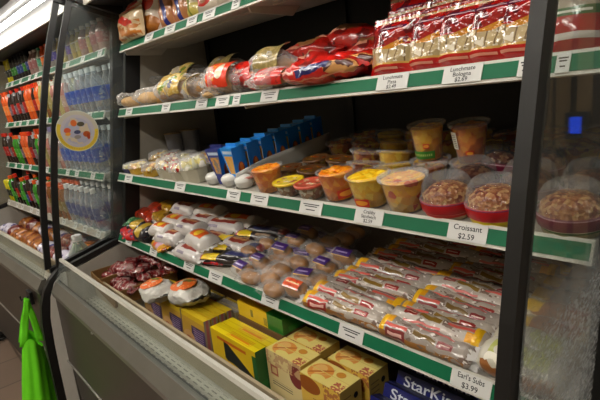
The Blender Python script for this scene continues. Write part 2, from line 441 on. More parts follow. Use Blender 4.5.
    for n in (1, 2, 3, 4):
        yf, zb = YF[n], ZB[n]; tl = math.tan(TILT[n]); d = DEP[n]
        def P(a, b, yf=yf, zb=zb): return (yf + a, zb + b)       # section coordinates
        zr = lambda y, off: zb + off + tl * (y - yf)
        s = G(); s.prism([(yf + .018, zr(yf, .004)), (yf + .018, zr(yf + .018, .026)), (d, zr(d, .026)), (d, zr(d, .004))], -L + .006, -.006, 'x')
        for k in range(2):
            xc = -L * (k + .5) / 2
            s.prism([(yf + .08, zr(yf + .08, -.004)), (yf + .08, zr(yf + .08, .008)), (yf + .10, zr(yf + .1, .008)), (yf + .10, zr(yf + .1, -.004))], xc - L / 4 + .05, xc + L / 4 - .05, 'x')
        sh = s.ob('shelf', steel_wh, t)
        # price channel leans: foot at (yf, zb), head set back
        def Q(u, w): return (yf + u * sa + w * ca, zb + u * ca - w * sa)       # u up the strip, w into the case
        G().prism([Q(0, 0), Q(SH, 0), Q(SH, .006), Q(0, .006)], -L + .004, -.004, 'x').ob('price_channel', white_pl, sh)
        G().prism([Q(.0065, -.0015), Q(SH - .0065, -.0015), Q(SH - .0065, .0), Q(.0065, .0)], -L + .008, -.008, 'x').ob('strip_insert', green_in if not (rail_wires and n == 4) else steel_wh, sh)
        for xx in (-L + .012, -L * .5, -.012):
            G().prism([(yf + .02, zr(yf + .02, .008)), (yf + .03, zr(yf + .03, -.014)), (yf + .20, zr(yf + .20, -.026)), (yf + .24, zr(yf + .24, .008))], xx - .004, xx + .004, 'x').ob('bracket', white_pl, sh)
        if rail_wires:
            G().tube([(-L + .01, yf + .02, zb + SH + .075), (-.01, yf + .02, zb + SH + .075)], .003, 6).ob('guard_wire', alu, sh)
        for (xa, xb, lines) in tags.get(n, []):
            g = G(); uc = SH / 2; hh = .0165
            g.prism([Q(uc - hh, -.0035), Q(uc + hh, -.0035), Q(uc + hh, -.0016), Q(uc - hh, -.0016)], xa, xb, 'x', 0)
            xm = (xa + xb) / 2; wdt = xb - xa
            k = len(lines)
            for i, ln in enumerate(lines):
                sz = {2: .0145, 3: .0115}.get(k, .012); sz2 = min(sz, wdt * .92 / (len(ln) * .52))
                qq = Q(uc + hh * (.50 - i * (1.0 if k == 2 else .62)) + (0 if k == 2 else .002), -.0038)
                g.text(ln, (xm, qq[0], qq[1]), sz, uy=(0, sa, ca), m=1, sx=sz2 / sz)
            if not lines:      # print too small to read: two short lines and a price
                for (zz, w2) in ((.008, .36), (.003, .28), (-.006, .2)):
                    g.prism([Q(uc + zz - .0012, -.0038), Q(uc + zz + .0012, -.0038), Q(uc + zz + .0012, -.0035), Q(uc + zz - .0012, -.0035)], xm - wdt * w2, xm + wdt * w2, 'x', 1)
            g.ob('price_tag', [tag_wh, ink], sh)
    return t
pane('left_glass', .032, refl=.9, tint=(.97, .985, .98))
pane('right_glass', .035, hazecol=(.60, .61, .61), grey_refl=(1.12, 1.20, .80), refl=.9)  # grey reflection painted as a grainy coating on the lower pane
pane('rail_glass', .05, refl=.8)
FX, FY = -.208, 0
def T(px0, px1, lines, n):
    zc = ZB[n] + SH * .46; Y = YF[n] + .005
    return (xat(px0, Y, zc) - FX, xat(px1, Y, zc) - FX, lines)
food_tags = {
 1: [T(a, b, [], 1) for a, b in ((145, 153), (165, 175), (187, 197), (203, 215), (232, 240))],
 2: [T(a, b, [], 2) for a, b in ((126, 132), (162, 170), (196, 207), (216, 229), (233, 240), (261, 278))] +
    [T(377, 408, ['Lunchmate', 'Pizza', '$2.49'], 2), T(443, 482, ['Lunchmate', 'Bologna', '$2.69'], 2), T(518, 534, [], 2), T(556, 570, [], 2)],
 3: [T(a, b, [], 3) for a, b in ((125, 132), (175, 185), (227, 240), (251, 268), (300, 322))] +
    [T(355, 383, ['Crabby', 'Sandwich', '$2.59'], 3), T(448, 487, ['Croissant', '$2.59'], 3)],
 4: [T(a, b, [], 4) for a, b in ((126, 132), (150, 157), (184, 194), (209, 222), (262, 279), (339, 363))] +
    [T(451, 491, ["Earl's Subs", '$3.99'], 4)],
}
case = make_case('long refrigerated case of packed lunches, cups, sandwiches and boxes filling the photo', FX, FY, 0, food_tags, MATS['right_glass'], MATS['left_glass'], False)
DR = math.radians(2.7); DX, DY = -2.204, -.036
dt = {}
rr = random.Random(3)
for n in (1, 2, 3, 4):
    L_ = []; x = -1.82
    while x < -.08:
        L_.append((x, x + .05, [])); x += rr.choice((.14, .18, .22))
    dt[n] = L_
dcase = make_case('second refrigerated case farther left, holding drink bottles behind glass', DX, DY, DR, dt, MATS['left_glass'], MATS['left_glass'], True, 1.86)
def dloc(x, y, z):
    c, s = math.cos(DR), math.sin(DR)
    return (DX + c * x - s * y, DY + s * x + c * y, z)
# small fittings on the food case front
G().blob((at(92, 333, Y=.392).x - FX, .392, at(92, 333, Y=.392).z), (.006, .004, .006), jit=0).ob('screw', alu, case, True)
p = at(70, 310, Y=.392)
G().blob((p.x - FX, .392, p.z), (.022, .004, .012), jit=0, nu=20).ob('oval_badge', alu, case, True)

# ================================================================== product builders
def flow_shape(L, W, H, seed=0, amp=.003, n=2.4, nu=22, nv=20, end=.22, body=.93):
    g = G()
    def fn(u, v):
        a = 2 * PI * v - PI / 2          # v=0 bottom, .25 right/back ...
        x = (u - .5) * L * body
        t = abs(u - .5) * 2
        k = 1 if t < 1 - end else math.sqrt(max(0, 1 - ((t - 1 + end) / end) ** 2))
        kz = max(.05, k)
        ca, sa = math.cos(a), math.sin(a)
        y = -math.copysign(abs(ca) ** (2 / n), ca) * W / 2 * (.86 + .14 * k)
        z = math.copysign(abs(sa) ** (2 / n), sa) * H / 2 * kz
        q = noise.noise_vector(Vector((x * 38, y * 38, z * 38)) + Vector((seed * 7.3, seed, 0)))
        z2 = noise.noise(Vector((x * 110, y * 70, seed * 2.)))
        return (x + q.x * amp * .5, y + q.y * amp, H / 2 + z + (q.z + z2 * .5) * amp)
    g.grid(fn, nu, nv, 0, cv=True)
    return g
def seal(L, W, H, side, seed=0, ln=.022):
    g = G(); x0 = side * L * .465
    def fn(u, v):
        x = x0 + side * u * ln - side * .004
        y = (v - .5) * W * (.9 + .1 * u)
        return (x, y, H * .5 + .0035 * math.sin(v * 34 + seed) * (u + .3) + noise.noise(Vector((u * 2, v * 5, seed))) * .006)
    g.grid(fn, 3, 14)
    return g
def flow_pack(name, label, cat, L, W, H, m, seed=0, amp=.003, sealm=None, n=2.4, group=None, end=.22):
    t = thing(name, label, cat, group=group)
    flow_shape(L, W, H, seed, amp, n, end=end).ob('wrapper', m, t, True)
    for s in (-1, 1): seal(L, W, H, s, seed + s).ob('end_seal', sealm or m, t, True)
    return t
CRK = dict(bmp=.55, bscale=55, coat=.6, rough=.28, bdist=.004)
clear_bag = film('clear_bag', fac=.13, edge=.50, rough=.1, bmp=1, bscale=38, dist=.006)
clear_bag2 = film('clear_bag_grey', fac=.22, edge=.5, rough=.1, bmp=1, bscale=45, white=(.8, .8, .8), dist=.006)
cup_pl = film('cup_plastic', tint=(.97, .97, .96), fac=.05, edge=.28, rough=.15, bmp=.1, bscale=20)
dome_pl = film('dome_plastic', tint=(.93, .93, .93), fac=.02, edge=.24, rough=.06, bmp=.15, bscale=25)
bread_m = mat('bread_crust', (.78, .58, .34), .6, vary=.3, bmp=.3, bscale=40, vscale=30)
bun_m = mat('bun_crust', (.72, .48, .22), .5, vary=.4, bmp=.2, bscale=40, vscale=25)
cream_m = mat('pale_bread', (.84, .66, .38), .6, vary=.2, vscale=30)

def bag_shape(L, W, H, seed, amp=.012, nu=44, nv=30, tie=.3, pleat=.006):
    g = G()
    def fn(u, v):
        a = 2 * PI * v - PI / 2; t = (u - .5) * 2
        k = max(.10, (1 - abs(t) ** 2.4))
        ca, sa = math.cos(a), math.sin(a)
        x = (u - .5) * L; y = -math.copysign(abs(ca) ** .8, ca) * W / 2 * (.45 + .55 * k); z = math.copysign(abs(sa) ** .8, sa) * H / 2 * k
        q = noise.noise_vector(Vector((x * 20, y * 20, z * 20)) + Vector((seed * 4.3, seed, 0)))
        q2 = noise.noise_vector(Vector((x * 60, y * 75, z * 75)) + Vector((seed * 4.3, seed, 0)))
        pl = (abs(noise.noise(Vector((x * 16, v * 22, seed * 3.)))) - .2) * pleat * (1 + 2.2 * abs(t))
        return (x + q.x * amp, y + q.y * amp + q2.y * amp * .45 - ca * pl, max(.001, H / 2 + z + q.z * amp + q2.z * amp * .45 + sa * pl))
    return g.grid(fn, nu, nv, 0, cv=True)
def bread_bag(label, L, W, H, seed, contents, label_mat=None, bagm=None, cat='bread', name='bread_bag', lab=(-.15, .35), group=None):
    """clear bag around rolls, with a printed label wrapped on it"""
    t = thing(name, label, cat, group=group)
    for (x, y, z, rx, ry, rz, mm) in contents:
        G().blob((x, y, z), (rx, ry, rz), jit=.12, seed=seed + x * 9, nu=14, nv=8).ob('bread_roll', mm, t, True)
    bag_shape(L, W, H, seed).ob('bag', bagm or clear_bag, t, True)
    if label_mat:
        g = G(); a0, a1 = lab
        def fn(u, v):
            a = PI * (-.12 + .58 * v); x = (a0 + (a1 - a0) * u) * L
            q = noise.noise_vector(Vector((x * 22, v * 2, seed)))
            return (x + q.x * .004, -math.cos(a) * W * .50, H / 2 + math.sin(a) * H * .56 + q.z * .010)
        g.grid(fn, 12, 12).ob('label', label_mat, t, True)
    return t
def pouch(name, label, cat, W, Hh, D, m, seed=0, sealm=None, tilt=0, group=None, round_=.0):
    """standing flat pack: front face fully printed (u across, v up), sealed edge on top"""
    t = thing(name, label, cat, group=group)
    g = G()
    def fn(u, v):
        a = 2 * PI * u - PI / 2
        ca, sa = math.cos(a), math.sin(a)
        k = .25 + .75 * min(1, math.sin(PI * min(1, .08 + v * .92)) * 1.5)
        x = math.copysign(abs(math.sin(a + PI / 2)) ** .6, math.sin(a + PI / 2)) * W / 2
        y = math.copysign(abs(math.cos(a + PI / 2)) ** .6, -math.cos(a + PI / 2)) * D / 2 * k
        z = v * Hh
        q = noise.noise_vector(Vector((x * 30, y * 30, z * 30)) + Vector((seed * 4.3, seed, 0)))
        return (x + q.x * .002, y + q.y * .005 * (1 + round_), z + q.z * .002)
    # front half
    def front(u, v):
        x = (u - .5) * W; e = 1 - abs(u - .5) ** 3 * 8
        k = min(1, v * 6 + .15) * min(1, (1 - v) * 5 + .1)
        q = noise.noise_vector(Vector((x * 35, 0, v * Hh * 35)) + Vector((seed * 4.3, seed, 0)))
        return (x + q.x * .002, -D / 2 * e * k + q.y * .007 * min(1, 3 * e * k), v * Hh)
    def back(u, v):
        p = front(1 - u, v); return (p[0], -p[1], p[2])
    g.grid(front, 16, 18, 0); g.grid(back, 16, 18, 1)
    g.ob('pouch', m if isinstance(m, list) else [m, m], t, True)
    s = G(); s.grid(lambda u, v: ((u - .5) * W, .002 * math.sin(u * 30 + seed), Hh + v * .018 - .002), 14, 2); s.ob('top_seal', sealm or (m[0] if isinstance(m, list) else m), t, True)
    return t
def carton(name, label, cat, W, D, H, mats, mi, group=None, texts=(), flap=None):
    """printed cardboard box; mats list, mi maps face -> material index"""
    t = thing(name, label, cat, group=group)
    g = G(); g.box(-W / 2, 0, 0, W / 2, D, H, 0, mi)
    for (s, c, size, ux, uy, k) in texts: g.text(s, c, size, ux, uy, k)
    o = g.ob('box_body', mats, t)
    f = G(); f.box(-W / 2 + .002, D * .5 - .0012, H, W / 2 - .002, D * .5 + .0012, H + .0006); f.ob('top_flap_seam', flap or mats[0], t)
    return t
def cup(name, label, cat, rt, rb, h, fillm, capm=None, lidm=None, band=None, group=None, fill=.93, lumps=0, seed=0):
    t = thing(name, label, cat, group=group)
    fz = h * fill
    rf = rb + (rt - rb) * fill - .003
    g = G(); g.lathe([(0, .003), (rb - .003, .003), (rf * .5 + rb * .5 - .0015, fz * .5), (rf, fz)], 24)
    def top(u, v):
        a = 2 * PI * u; r = rf * (1 - v)
        return (r * math.cos(a - PI / 2), r * math.sin(a - PI / 2), fz + (noise.noise(Vector((r * math.cos(a) * 60, r * math.sin(a) * 60, seed))) * .007 + .003) * (1 if v > 0 else 0))
    g.grid(top, 24, 6, 0, cu=True); g.ob('filling', fillm, t, True)
    G().lathe([(0, 0), (rb, 0), (rb, .002), (rt - .002, h - .004), (rt, h - .003), (rt + .003, h - .003), (rt + .003, h), (rt - .002, h + .001)], 28).ob('cup_wall', capm or cup_pl, t, True)
    if lidm is not None:
        G().lathe([(rt + .004, h - .003), (rt + .005, h + .003), (rt - .002, h + .004), (rt - .006, h + .001), (rt * .5, h + .0015), (0, h + .0015)], 28).ob('lid', lidm, t, True)
    if band:
        bm_, z0, z1, a0, a1 = band
        def bf(u, v):
            a = a0 + (a1 - a0) * u; z = (z0 + (z1 - z0) * v) * h; r = rb + (rt - rb) * z / h + .0012
            return (r * math.cos(a), r * math.sin(a), z)
        G().grid(bf, 20, 3).ob('label', bm_, t, True)
    return t
def chunky(name, cols, scale=90, rough=.25):
    if name in MATS: return MATS[name]
    mt, nt, b, out = newmat(name)
    tc = nt.nodes.new('ShaderNodeTexCoord'); v = nt.nodes.new('ShaderNodeTexVoronoi'); v.inputs['Scale'].default_value = scale
    nt.links.new(tc.outputs['Object'], v.inputs['Vector'])
    r = nt.nodes.new('ShaderNodeValToRGB'); nt.links.new(v.outputs['Color'], r.inputs[0]); r.color_ramp.interpolation = 'CONSTANT'
    e = r.color_ramp.elements; e[0].position = 0; e[0].color = lin(cols[0]); e[1].position = 1 / len(cols); e[1].color = lin(cols[1])
    for i, c in enumerate(cols[2:]):
        q = e.new((i + 2) / len(cols)); q.color = lin(c)
    nt.links.new(r.outputs[0], b.inputs['Base Color']); b.inputs['Roughness'].default_value = rough
    bump(nt, b, v.outputs['Distance'], .6, .004)
    MATS[name] = mt; return mt
def dome_cup(name, label, r, h, bandm, basem, seed=0, group=None, fillm=None):
    t = thing(name, label, 'salad cup', group=group)
    fm = fillm or chunky('salad_bits', [(.66, .44, .26), (.52, .28, .14), (.74, .56, .36), (.60, .36, .20), (.46, .18, .10)], 150)
    z0 = h * .36
    G().lathe([(0, 0), (r * .84, 0), (r * .90, z0 * .35), (r * .97, z0)], 28).ob('bowl', basem, t, True)
    G().lathe([(r * .925, z0 * .42), (r * .975, z0 * .5), (r * 1.02, z0 * 1.12), (r * 1.02, z0 * 1.2), (r * .99, z0 * 1.25)], 28).ob('label_band', bandm, t, True)
    g = G()
    rn = random.Random(seed)
    for k in range(34):
        a = rn.uniform(0, 2 * PI); rr_ = r * .78 * math.sqrt(rn.random()); zz = z0 + (h * .36) * (1 - (rr_ / r) ** 2) * rn.uniform(.55, 1)
        g.blob((rr_ * math.cos(a), rr_ * math.sin(a), zz), (r * .19, r * .15, r * .13), jit=.5, fr=3, seed=k, nu=8, nv=6)
    g.lathe([(r * .93, z0 * .9), (r * .86, z0 + h * .22), (r * .5, z0 + h * .38), (0, z0 + h * .4)], 20)
    g.ob('salad_filling', fm, t, True)
    G().lathe([(r * 1.03, z0 * 1.15), (r * 1.03, z0 * 1.3), (r * .98, z0 * 1.35), (r * .95, h * .60), (r * .88, h * .80), (r * .76, h * .93), (r * .64, h * .985), (r * .60, h * .985), (r * .56, h * .965), (r * .4, h * .97), (0, h * .97)], 32).ob('dome_lid', dome_pl, t, True)
    return t
R_ = (.78, .06, .04); Y_ = (.95, .78, .12); W_ = (.90, .88, .84); K_ = (.08, .06, .06)
film_white = mat('film_white', (.84, .82, .80), .25, bmp=.6, bscale=50, coat=.6, bdist=.005, vary=.12)

# ================================================================== shelf 1 (top): standing bags of rolls and packs
z = ZT[1] + .004
pm1 = {
 'orange_roll': mat('bag_orange_roll', (.84, .74, .58), pats=[('n', (.05, .05, .95, .55, 5, .46), (.74, .44, .14)), ('slant', (.1, .45, .8, .95, -.9, .16), (.85, .17, .08)), ('r', (0, .93, 1, 1), (.85, .82, .78))], **CRK),
 'red_tri': mat('bag_red_triangle', (.88, .84, .76), pats=[('n', (.05, .03, .95, .50, 4, .44), (.82, .52, .16)), ('n', (.05, .03, .95, .50, 9, .58), (.60, .34, .10)), ('slant', (.28, .5, .95, .95, -.7, .17), (.86, .20, .10))], **CRK),
 'red_wh': mat('bag_red_white', (.86, .82, .76), pats=[('e', (.5, .22, .42, .2), (.72, .44, .16)), ('e', (.55, .68, .3, .15), (.84, .18, .1))], **CRK),
 'stripe': mat('pack_stripe', (.78, .52, .32), pats=[('slant', (0, 0, 1, 1, -3.2, .32), (.12, .18, .55)), ('r', (0, .75, 1, 1), (.55, .14, .12)), ('r', (0, 0, .25, 1), (.80, .30, .16))], **CRK),
 'yelgr': mat('pack_yellow_green', (.86, .80, .40), pats=[('r', (.45, 0, .62, 1), (.55, .62, .22)), ('r', (.62, .3, 1, 1), (.88, .84, .70))], **CRK),
 'redface': mat('pack_red_oval', (.88, .83, .76), pats=[('e', (.45, .35, .36, .2), (.80, .16, .1)), ('e', (.45, .3, .16, .1), (.6, .35, .14)), ('r', (0, .8, 1, 1), (.75, .3, .15))], **CRK),
 'orange': mat('pack_orange_top', (.86, .80, .70), pats=[('e', (.5, .2, .4, .16), (.80, .36, .12)), ('r', (.1, .55, .9, .8), (.80, .30, .10))], **CRK),
}
S1 = [(102, 124, .13, 'orange_roll', 'small clear bag of browned rolls with red label, beside the glass on the top shelf', 'bread'),
      (120, 149, .185, 'red_tri', 'bread bag with a large red triangle label on the top shelf', 'bread'),
      (147, 164, .19, 'red_wh', 'white bread bag with red oval and gold roll picture, right of the red triangle bag', 'bread'),
      (161, 176, .20, 'stripe', 'upright brown pack with blue slanted stripe on the top shelf, left one of two', 'snack pack'),
      (175, 189, .20, 'stripe', 'upright pack with blue slanted stripe on the top shelf, right one of two', 'snack pack'),
      (188, 200, .19, 'yelgr', 'upright yellow and green pack on the top shelf', 'snack pack'),
      (199, 218, .19, 'redface', 'white pack with red oval badge on the top shelf right of the yellow pack', 'snack pack'),
      (217, 232, .20, 'redface', 'white pack with red oval badge on the top shelf, farther from the yellow pack', 'snack pack'),
      (231, 247, .20, 'orange', 'white pack with orange band, left of two at the cut edge of the top shelf', 'snack pack'),
      (246, 266, .20, 'orange', 'white pack with orange band, last one visible on the top shelf', 'snack pack')]
for i, (a, b_, h, mk, lab, cat) in enumerate(S1):
    Y = YF[1] + .055
    x0, x1 = xat(a, Y, z + h * .3), xat(b_, Y, z + h * .3)
    wd = (x1 - x0) * (.95 if i < 3 else 1.0)
    t = pouch('bread_bag' if cat == 'bread' else 'snack_pack', lab, cat, wd, h - .012, .075 if i < 3 else .05, [pm1[mk], pm1[mk]], seed=i, round_=.8 if i < 3 else 0, group='packs on the top shelf')
    if i == 0: Y = YF[1] + .012; x0 = -2.15; x1 = x0 + wd + .004
    t.location = (max((x0 + x1) / 2, -2.155 + wd / 2), Y, z); t.rotation_euler = (-.05, RND.uniform(-.04, .04), RND.uniform(-.1, .2))
# second line behind, seen in the gaps
for i in range(9):
    mk = ['red_wh', 'orange', 'yelgr', 'stripe', 'red_tri'][i % 5]
    x = -2.02 + i * .125
    t = pouch('snack_pack', 'pack half hidden behind the front packs of the top shelf, %s from the left end' % ['first', 'second', 'third', 'fourth', 'fifth', 'sixth', 'seventh', 'eighth', 'ninth'][i], 'snack pack', .115, .17, .05, [pm1[mk]] * 2, seed=i + 20, group='packs on the top shelf')
    t.location = (x, YF[1] + .15, zs_(1, YF[1] + .15))

# ================================================================== shelf 2: bread bags, red lunch bags, lunch kits
Bn = lambda L, H, n=3, mm=cream_m, w=.045: [((k - (n - 1) / 2) * L * .60 / n, RND.uniform(-.008, .008), H * .44 + RND.uniform(-.004, .004), L * .62 / n * .80, w * RND.uniform(.9, 1.05), H * .36, mm) for k in range(n)]
lab_ro = mat('label_red_orange', (.90, .22, .08), pats=[('e', (.6, .5, .2, .3), (.9, .86, .75)), ('n', (0, 0, .4, 1, 6, .55), (.95, .6, .2))], **CRK)
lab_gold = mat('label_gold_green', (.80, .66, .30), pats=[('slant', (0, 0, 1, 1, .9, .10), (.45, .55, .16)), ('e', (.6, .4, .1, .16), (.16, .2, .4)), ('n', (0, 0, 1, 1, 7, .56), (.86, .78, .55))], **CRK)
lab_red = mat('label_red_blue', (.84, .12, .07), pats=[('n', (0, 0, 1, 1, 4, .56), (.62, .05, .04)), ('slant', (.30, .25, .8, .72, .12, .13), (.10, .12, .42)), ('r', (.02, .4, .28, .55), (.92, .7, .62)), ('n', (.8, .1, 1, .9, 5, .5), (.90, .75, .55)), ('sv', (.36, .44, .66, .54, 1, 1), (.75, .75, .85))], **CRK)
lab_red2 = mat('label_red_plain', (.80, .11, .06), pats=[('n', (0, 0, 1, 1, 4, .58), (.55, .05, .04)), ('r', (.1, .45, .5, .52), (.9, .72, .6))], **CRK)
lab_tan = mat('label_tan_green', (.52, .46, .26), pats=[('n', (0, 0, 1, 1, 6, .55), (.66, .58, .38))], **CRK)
red_film = film('red_film', tint=(.95, .5, .4), fac=.30, edge=.4, bmp=1, white=(.75, .12, .07), dist=.005)
# (px centre, py centre, Y, L, W, H, rz, label mat, film, contents, text)
S2 = [(131, 101, .85, .13, .12, .07, .3, None, clear_bag, 2, cream_m, 'crumpled clear bag of pale rolls at the left end of the second shelf'),
      (152, 97, .86, .17, .13, .075, .5, None, clear_bag, 2, cream_m, 'clear bag of pale rolls with twisted shiny end, second shelf left part'),
      (180, 93, .87, .26, .15, .10, .15, lab_gold, clear_bag, 3, bread_m, 'clear bag of golden rolls with gold and green label, second shelf'),
      (203, 92, .85, .15, .13, .085, -.3, lab_gold, clear_bag, 2, bread_m, 'clear bag of rolls with blue dot on gold label, right of the longer bag'),
      (213, 97, .83, .08, .07, .03, .2, None, clear_bag, 1, cream_m, 'small clear pack of cream bread at the shelf edge below the orange label'),
      (230, 87, .87, .21, .15, .10, .1, lab_ro, clear_bag, 3, cream_m, 'clear bread bag with bright red orange label, middle left of the second shelf'),
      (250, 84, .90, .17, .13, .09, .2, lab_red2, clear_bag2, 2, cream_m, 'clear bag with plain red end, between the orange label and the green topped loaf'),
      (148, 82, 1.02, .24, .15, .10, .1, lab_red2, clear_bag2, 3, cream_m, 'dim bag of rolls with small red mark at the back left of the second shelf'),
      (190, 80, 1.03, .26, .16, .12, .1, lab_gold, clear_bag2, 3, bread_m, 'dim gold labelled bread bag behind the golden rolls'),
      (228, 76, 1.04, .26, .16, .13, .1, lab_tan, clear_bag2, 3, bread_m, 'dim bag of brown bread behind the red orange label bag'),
      (277, 66, .93, .20, .16, .10, .15, lab_tan, clear_bag2, 2, bread_m, 'clear bag of green brown bread on top of the red bags'),
      (267, 80, .91, .20, .15, .07, .1, lab_red2, red_film, 2, cream_m, 'red bag under the green brown bread bag'),
      (278, 86, .85, .20, .13, .06, .15, lab_red2, clear_bag, 2, cream_m, 'clear and red bag with pale roll at the shelf edge, right of the orange label'),
      (327, 80, .85, .27, .15, .065, .10, lab_red, red_film, 3, bread_m, 'red lunch bag with blue slanted badge lying at the shelf edge'),
      (345, 66, .93, .30, .15, .07, .08, lab_red, red_film, 3, bread_m, 'red lunch bag with blue badge lying behind and above the front red bag'),
      (318, 53, 1.02, .26, .15, .08, .1, lab_red2, red_film, 2, bread_m, 'dark red bag at the back, above the two blue badge bags'),
      (352, 43, 1.08, .26, .16, .09, 0, lab_red2, red_film, 2, bread_m, 'topmost dark red bag at the back, left of the lunch kits')]
lunch_print = mat('lunch_bag_print', (.78, .09, .06), pats=[('n', (0, 0, 1, 1, 4.5, .58), (.50, .04, .04)), ('e', (.84, .28, .15, .12), (.80, .58, .34)), ('n', (.70, .22, 1, .48, 8, .55), (.30, .10, .08)), ('e', (.12, .42, .10, .10), (.82, .66, .48)),
    ('slant', (.34, .20, .72, .36, .10, .040), (.08, .09, .36)), ('sv', (.40, .27, .66, .295, 1, 1), (.70, .72, .82)), ('r', (.08, .25, .32, .28), (.90, .70, .64)), ('r', (0, .17, 1, .19), (.86, .55, .45))], **CRK)
red_print = mat('red_bag_print', (.66, .09, .06), pats=[('n', (0, 0, 1, 1, 4, .54), (.40, .04, .04)), ('e', (.5, .5, .22, .14), (.62, .42, .24)), ('r', (.2, .34, .6, .37), (.86, .6, .5))], **CRK)
for i, (px, py, Y, L, W, H, rz, lm, fm, n, mm, lab) in enumerate(S2):
    Y = YF[2] + Y - .80
    q = at(px, py, Y=Y)
    zz = max(zs_(2, Y), q.z - H / 2)
    if fm is red_film: fm = lunch_print if lm is lab_red else red_print; lm2 = None; n = 0
    else: lm2 = lm
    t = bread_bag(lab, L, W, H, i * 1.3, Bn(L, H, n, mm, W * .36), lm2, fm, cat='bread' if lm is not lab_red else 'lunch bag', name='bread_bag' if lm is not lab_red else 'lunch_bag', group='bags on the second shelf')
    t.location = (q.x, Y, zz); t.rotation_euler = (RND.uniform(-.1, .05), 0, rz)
# bags underneath that carry the upper ones
for i, (x, Y) in enumerate(((-1.02, 1.0), (-.84, 1.04), (-.66, 1.06), (-.98, 1.13), (-.74, 1.13))):
    t = bread_bag('dark red bag deep on the second shelf under the upper red bags, %s' % ['front left', 'front middle', 'front right', 'rear left', 'rear right'][i], .2, .14, .09, 40 + i, [], None, red_print, group='bags on the second shelf')
    Y += YF[2] - .80; t.location = (x, Y, zs_(2, Y))
# lunch kits standing: red printed top and base, clear window on white crackers
kit_m = mat('lunch_kit_print', (.66, .58, .42), .14, bmp=.7, bscale=30, coat=.9, bdist=.008,
            pats=[('su', (0, .2, 1, .56, 6, .14), (.42, .34, .24)), ('n', (0, .2, 1, .56, 5, .58), (.84, .80, .72)),
                  ('r', (0, .0, 1, .19), (.72, .08, .07)), ('r', (0, .19, 1, .225), (.78, .60, .30)), ('r', (0, .53, 1, 1), (.58, .06, .05)),
                  ('slant', (.35, .48, 1, .64, .3, .05), (.72, .46, .10)), ('n', (0, .56, 1, 1, 4, .52), (.36, .04, .06)), ('r', (.18, .84, .82, .91), (.28, .08, .22)), ('r', (.25, .86, .75, .885), (.70, .60, .60)),
                  ('r', (.12, .10, .7, .14), (.86, .55, .45))])
kit = Proto(pouch('lunch_kit', 'x', 'lunch kit', .118, .145, .045, [kit_m, kit_m], seed=3))
kits = [(389, .832, -.22, 'red and clear lunch kit standing first from the left, above the pizza price tag'),
        (424, .838, -.25, 'red and clear lunch kit second from the left, between the two lunch price tags'),
        (457, .838, -.25, 'red and clear lunch kit third from the left, above the bologna price tag'),
        (487, .838, -.25, 'red and clear lunch kit fourth from the left, above the green strip'),
        (517, .838, -.25, 'red and clear lunch kit just left of the black post')]
for i, (px, Y, rx, lab) in enumerate(kits):
    Y += YF[2] - .80 + .012; z = zs_(2, Y); x = xat(px + 1, Y, z + .07)
    kit.put((x, Y, z), (rx, 0, RND.uniform(-.08, .12)), lab, 'red and clear lunch kits', (1, 1, .80))
for i, (px, lab) in enumerate(((400, 'first from left'), (430, 'second from left'), (462, 'third from left'), (492, 'fourth from left'))):
    Y = YF[2] + .11; z = zs_(2, Y); x = xat(px, Y, z + .12)
    kit.put((x, Y, z + .006), (-.22, 0, RND.uniform(-.1, .1)), 'red lunch kit in the row behind the front kits, ' + lab, 'red and clear lunch kits', (1, 1, .88))
z = zs_(2, YF[2] + .18); kit.put((xat(408, YF[2] + .18, z + .19), YF[2] + .18, z), (-.1, 0, .1), 'tallest red lunch kit rising at the back above the first kits', 'red and clear lunch kits', (1, 1, 1.12))
kit.put((xat(440, YF[2] + .18, z + .19), YF[2] + .18, z), (-.1, 0, -.1), 'red lunch kit at the back right of the tallest one', 'red and clear lunch kits', (1, 1, 1.0))
ham_m = mat('ham_pack_print', (.62, .58, .52), .25, bmp=.5, bscale=40, coat=.6, bdist=.005, pats=[('r', (0, .0, 1, .42), (.62, .07, .09)), ('r', (0, .14, 1, .22), (.8, .78, .76)), ('r', (.1, .42, .9, .52), (.10, .35, .18)), ('r', (.2, .455, .8, .485), (.85, .84, .8))])
hp = Proto(pouch('meat_pack', 'x', 'meat pack', .10, .135, .04, [ham_m, ham_m], seed=9))
hp.put(S(2, 572, .05, .05), (-.2, 0, .05), 'grey pack with red and green bands seen through the right glass', 'packs behind the right glass')
hp.put(S(2, 596, .12, .05), (-.2, 0, .05), 'grey pack with red band at the right frame edge, behind the right glass', 'packs behind the right glass')

# ================================================================== shelf 3: cups, wedges, domes
T3 = TILT[3]
OR = chunky('orange_fruit', [(.90, .50, .07), (.93, .56, .10), (.88, .46, .06), (.94, .62, .16)], 75)
YE = chunky('yellow_fruit', [(.93, .74, .10), (.90, .68, .07), (.95, .80, .20), (.92, .72, .10)], 75)
PE = chunky('peach_fruit', [(.93, .68, .30), (.90, .60, .24), (.92, .74, .34), (.93, .70, .18), (.90, .64, .26), (.76, .30, .16)], 75)
MX = chunky('mixed_fruit', [(.74, .44, .10), (.60, .28, .06), (.78, .60, .16), (.50, .20, .06)], 60)
LG = chunky('pale_salad', [(.80, .74, .58), (.66, .50, .36), (.85, .80, .70), (.60, .38, .28)], 90)
YL = mat('yellow_lid', (.93, .80, .12), .3, coat=.5, vary=.3, vscale=60); PL = mat('pink_lid', (.82, .34, .24), .3, coat=.5, vary=.4, vscale=60)
ROSE = mat('rose_lid', (.72, .42, .36), .3, coat=.5, vary=.3, vscale=60)
red_lab = mat('red_cup_label', (.80, .20, .08), .4, pats=[('e', (.5, .5, .42, .32), (.93, .62, .20))])
wh_lab = mat('white_bar_label', (.82, .80, .72), .5, pats=[('sv', (.15, .1, .85, .9, 9, .45), (.25, .25, .25))])
clear_lid = film('clear_lid', fac=.10, edge=.3, rough=.08, bmp=.1)
def cxy(px, Y, zz): return (xat(px, Y, zz), Y)
G3 = 'fruit and snack cups on the third shelf'
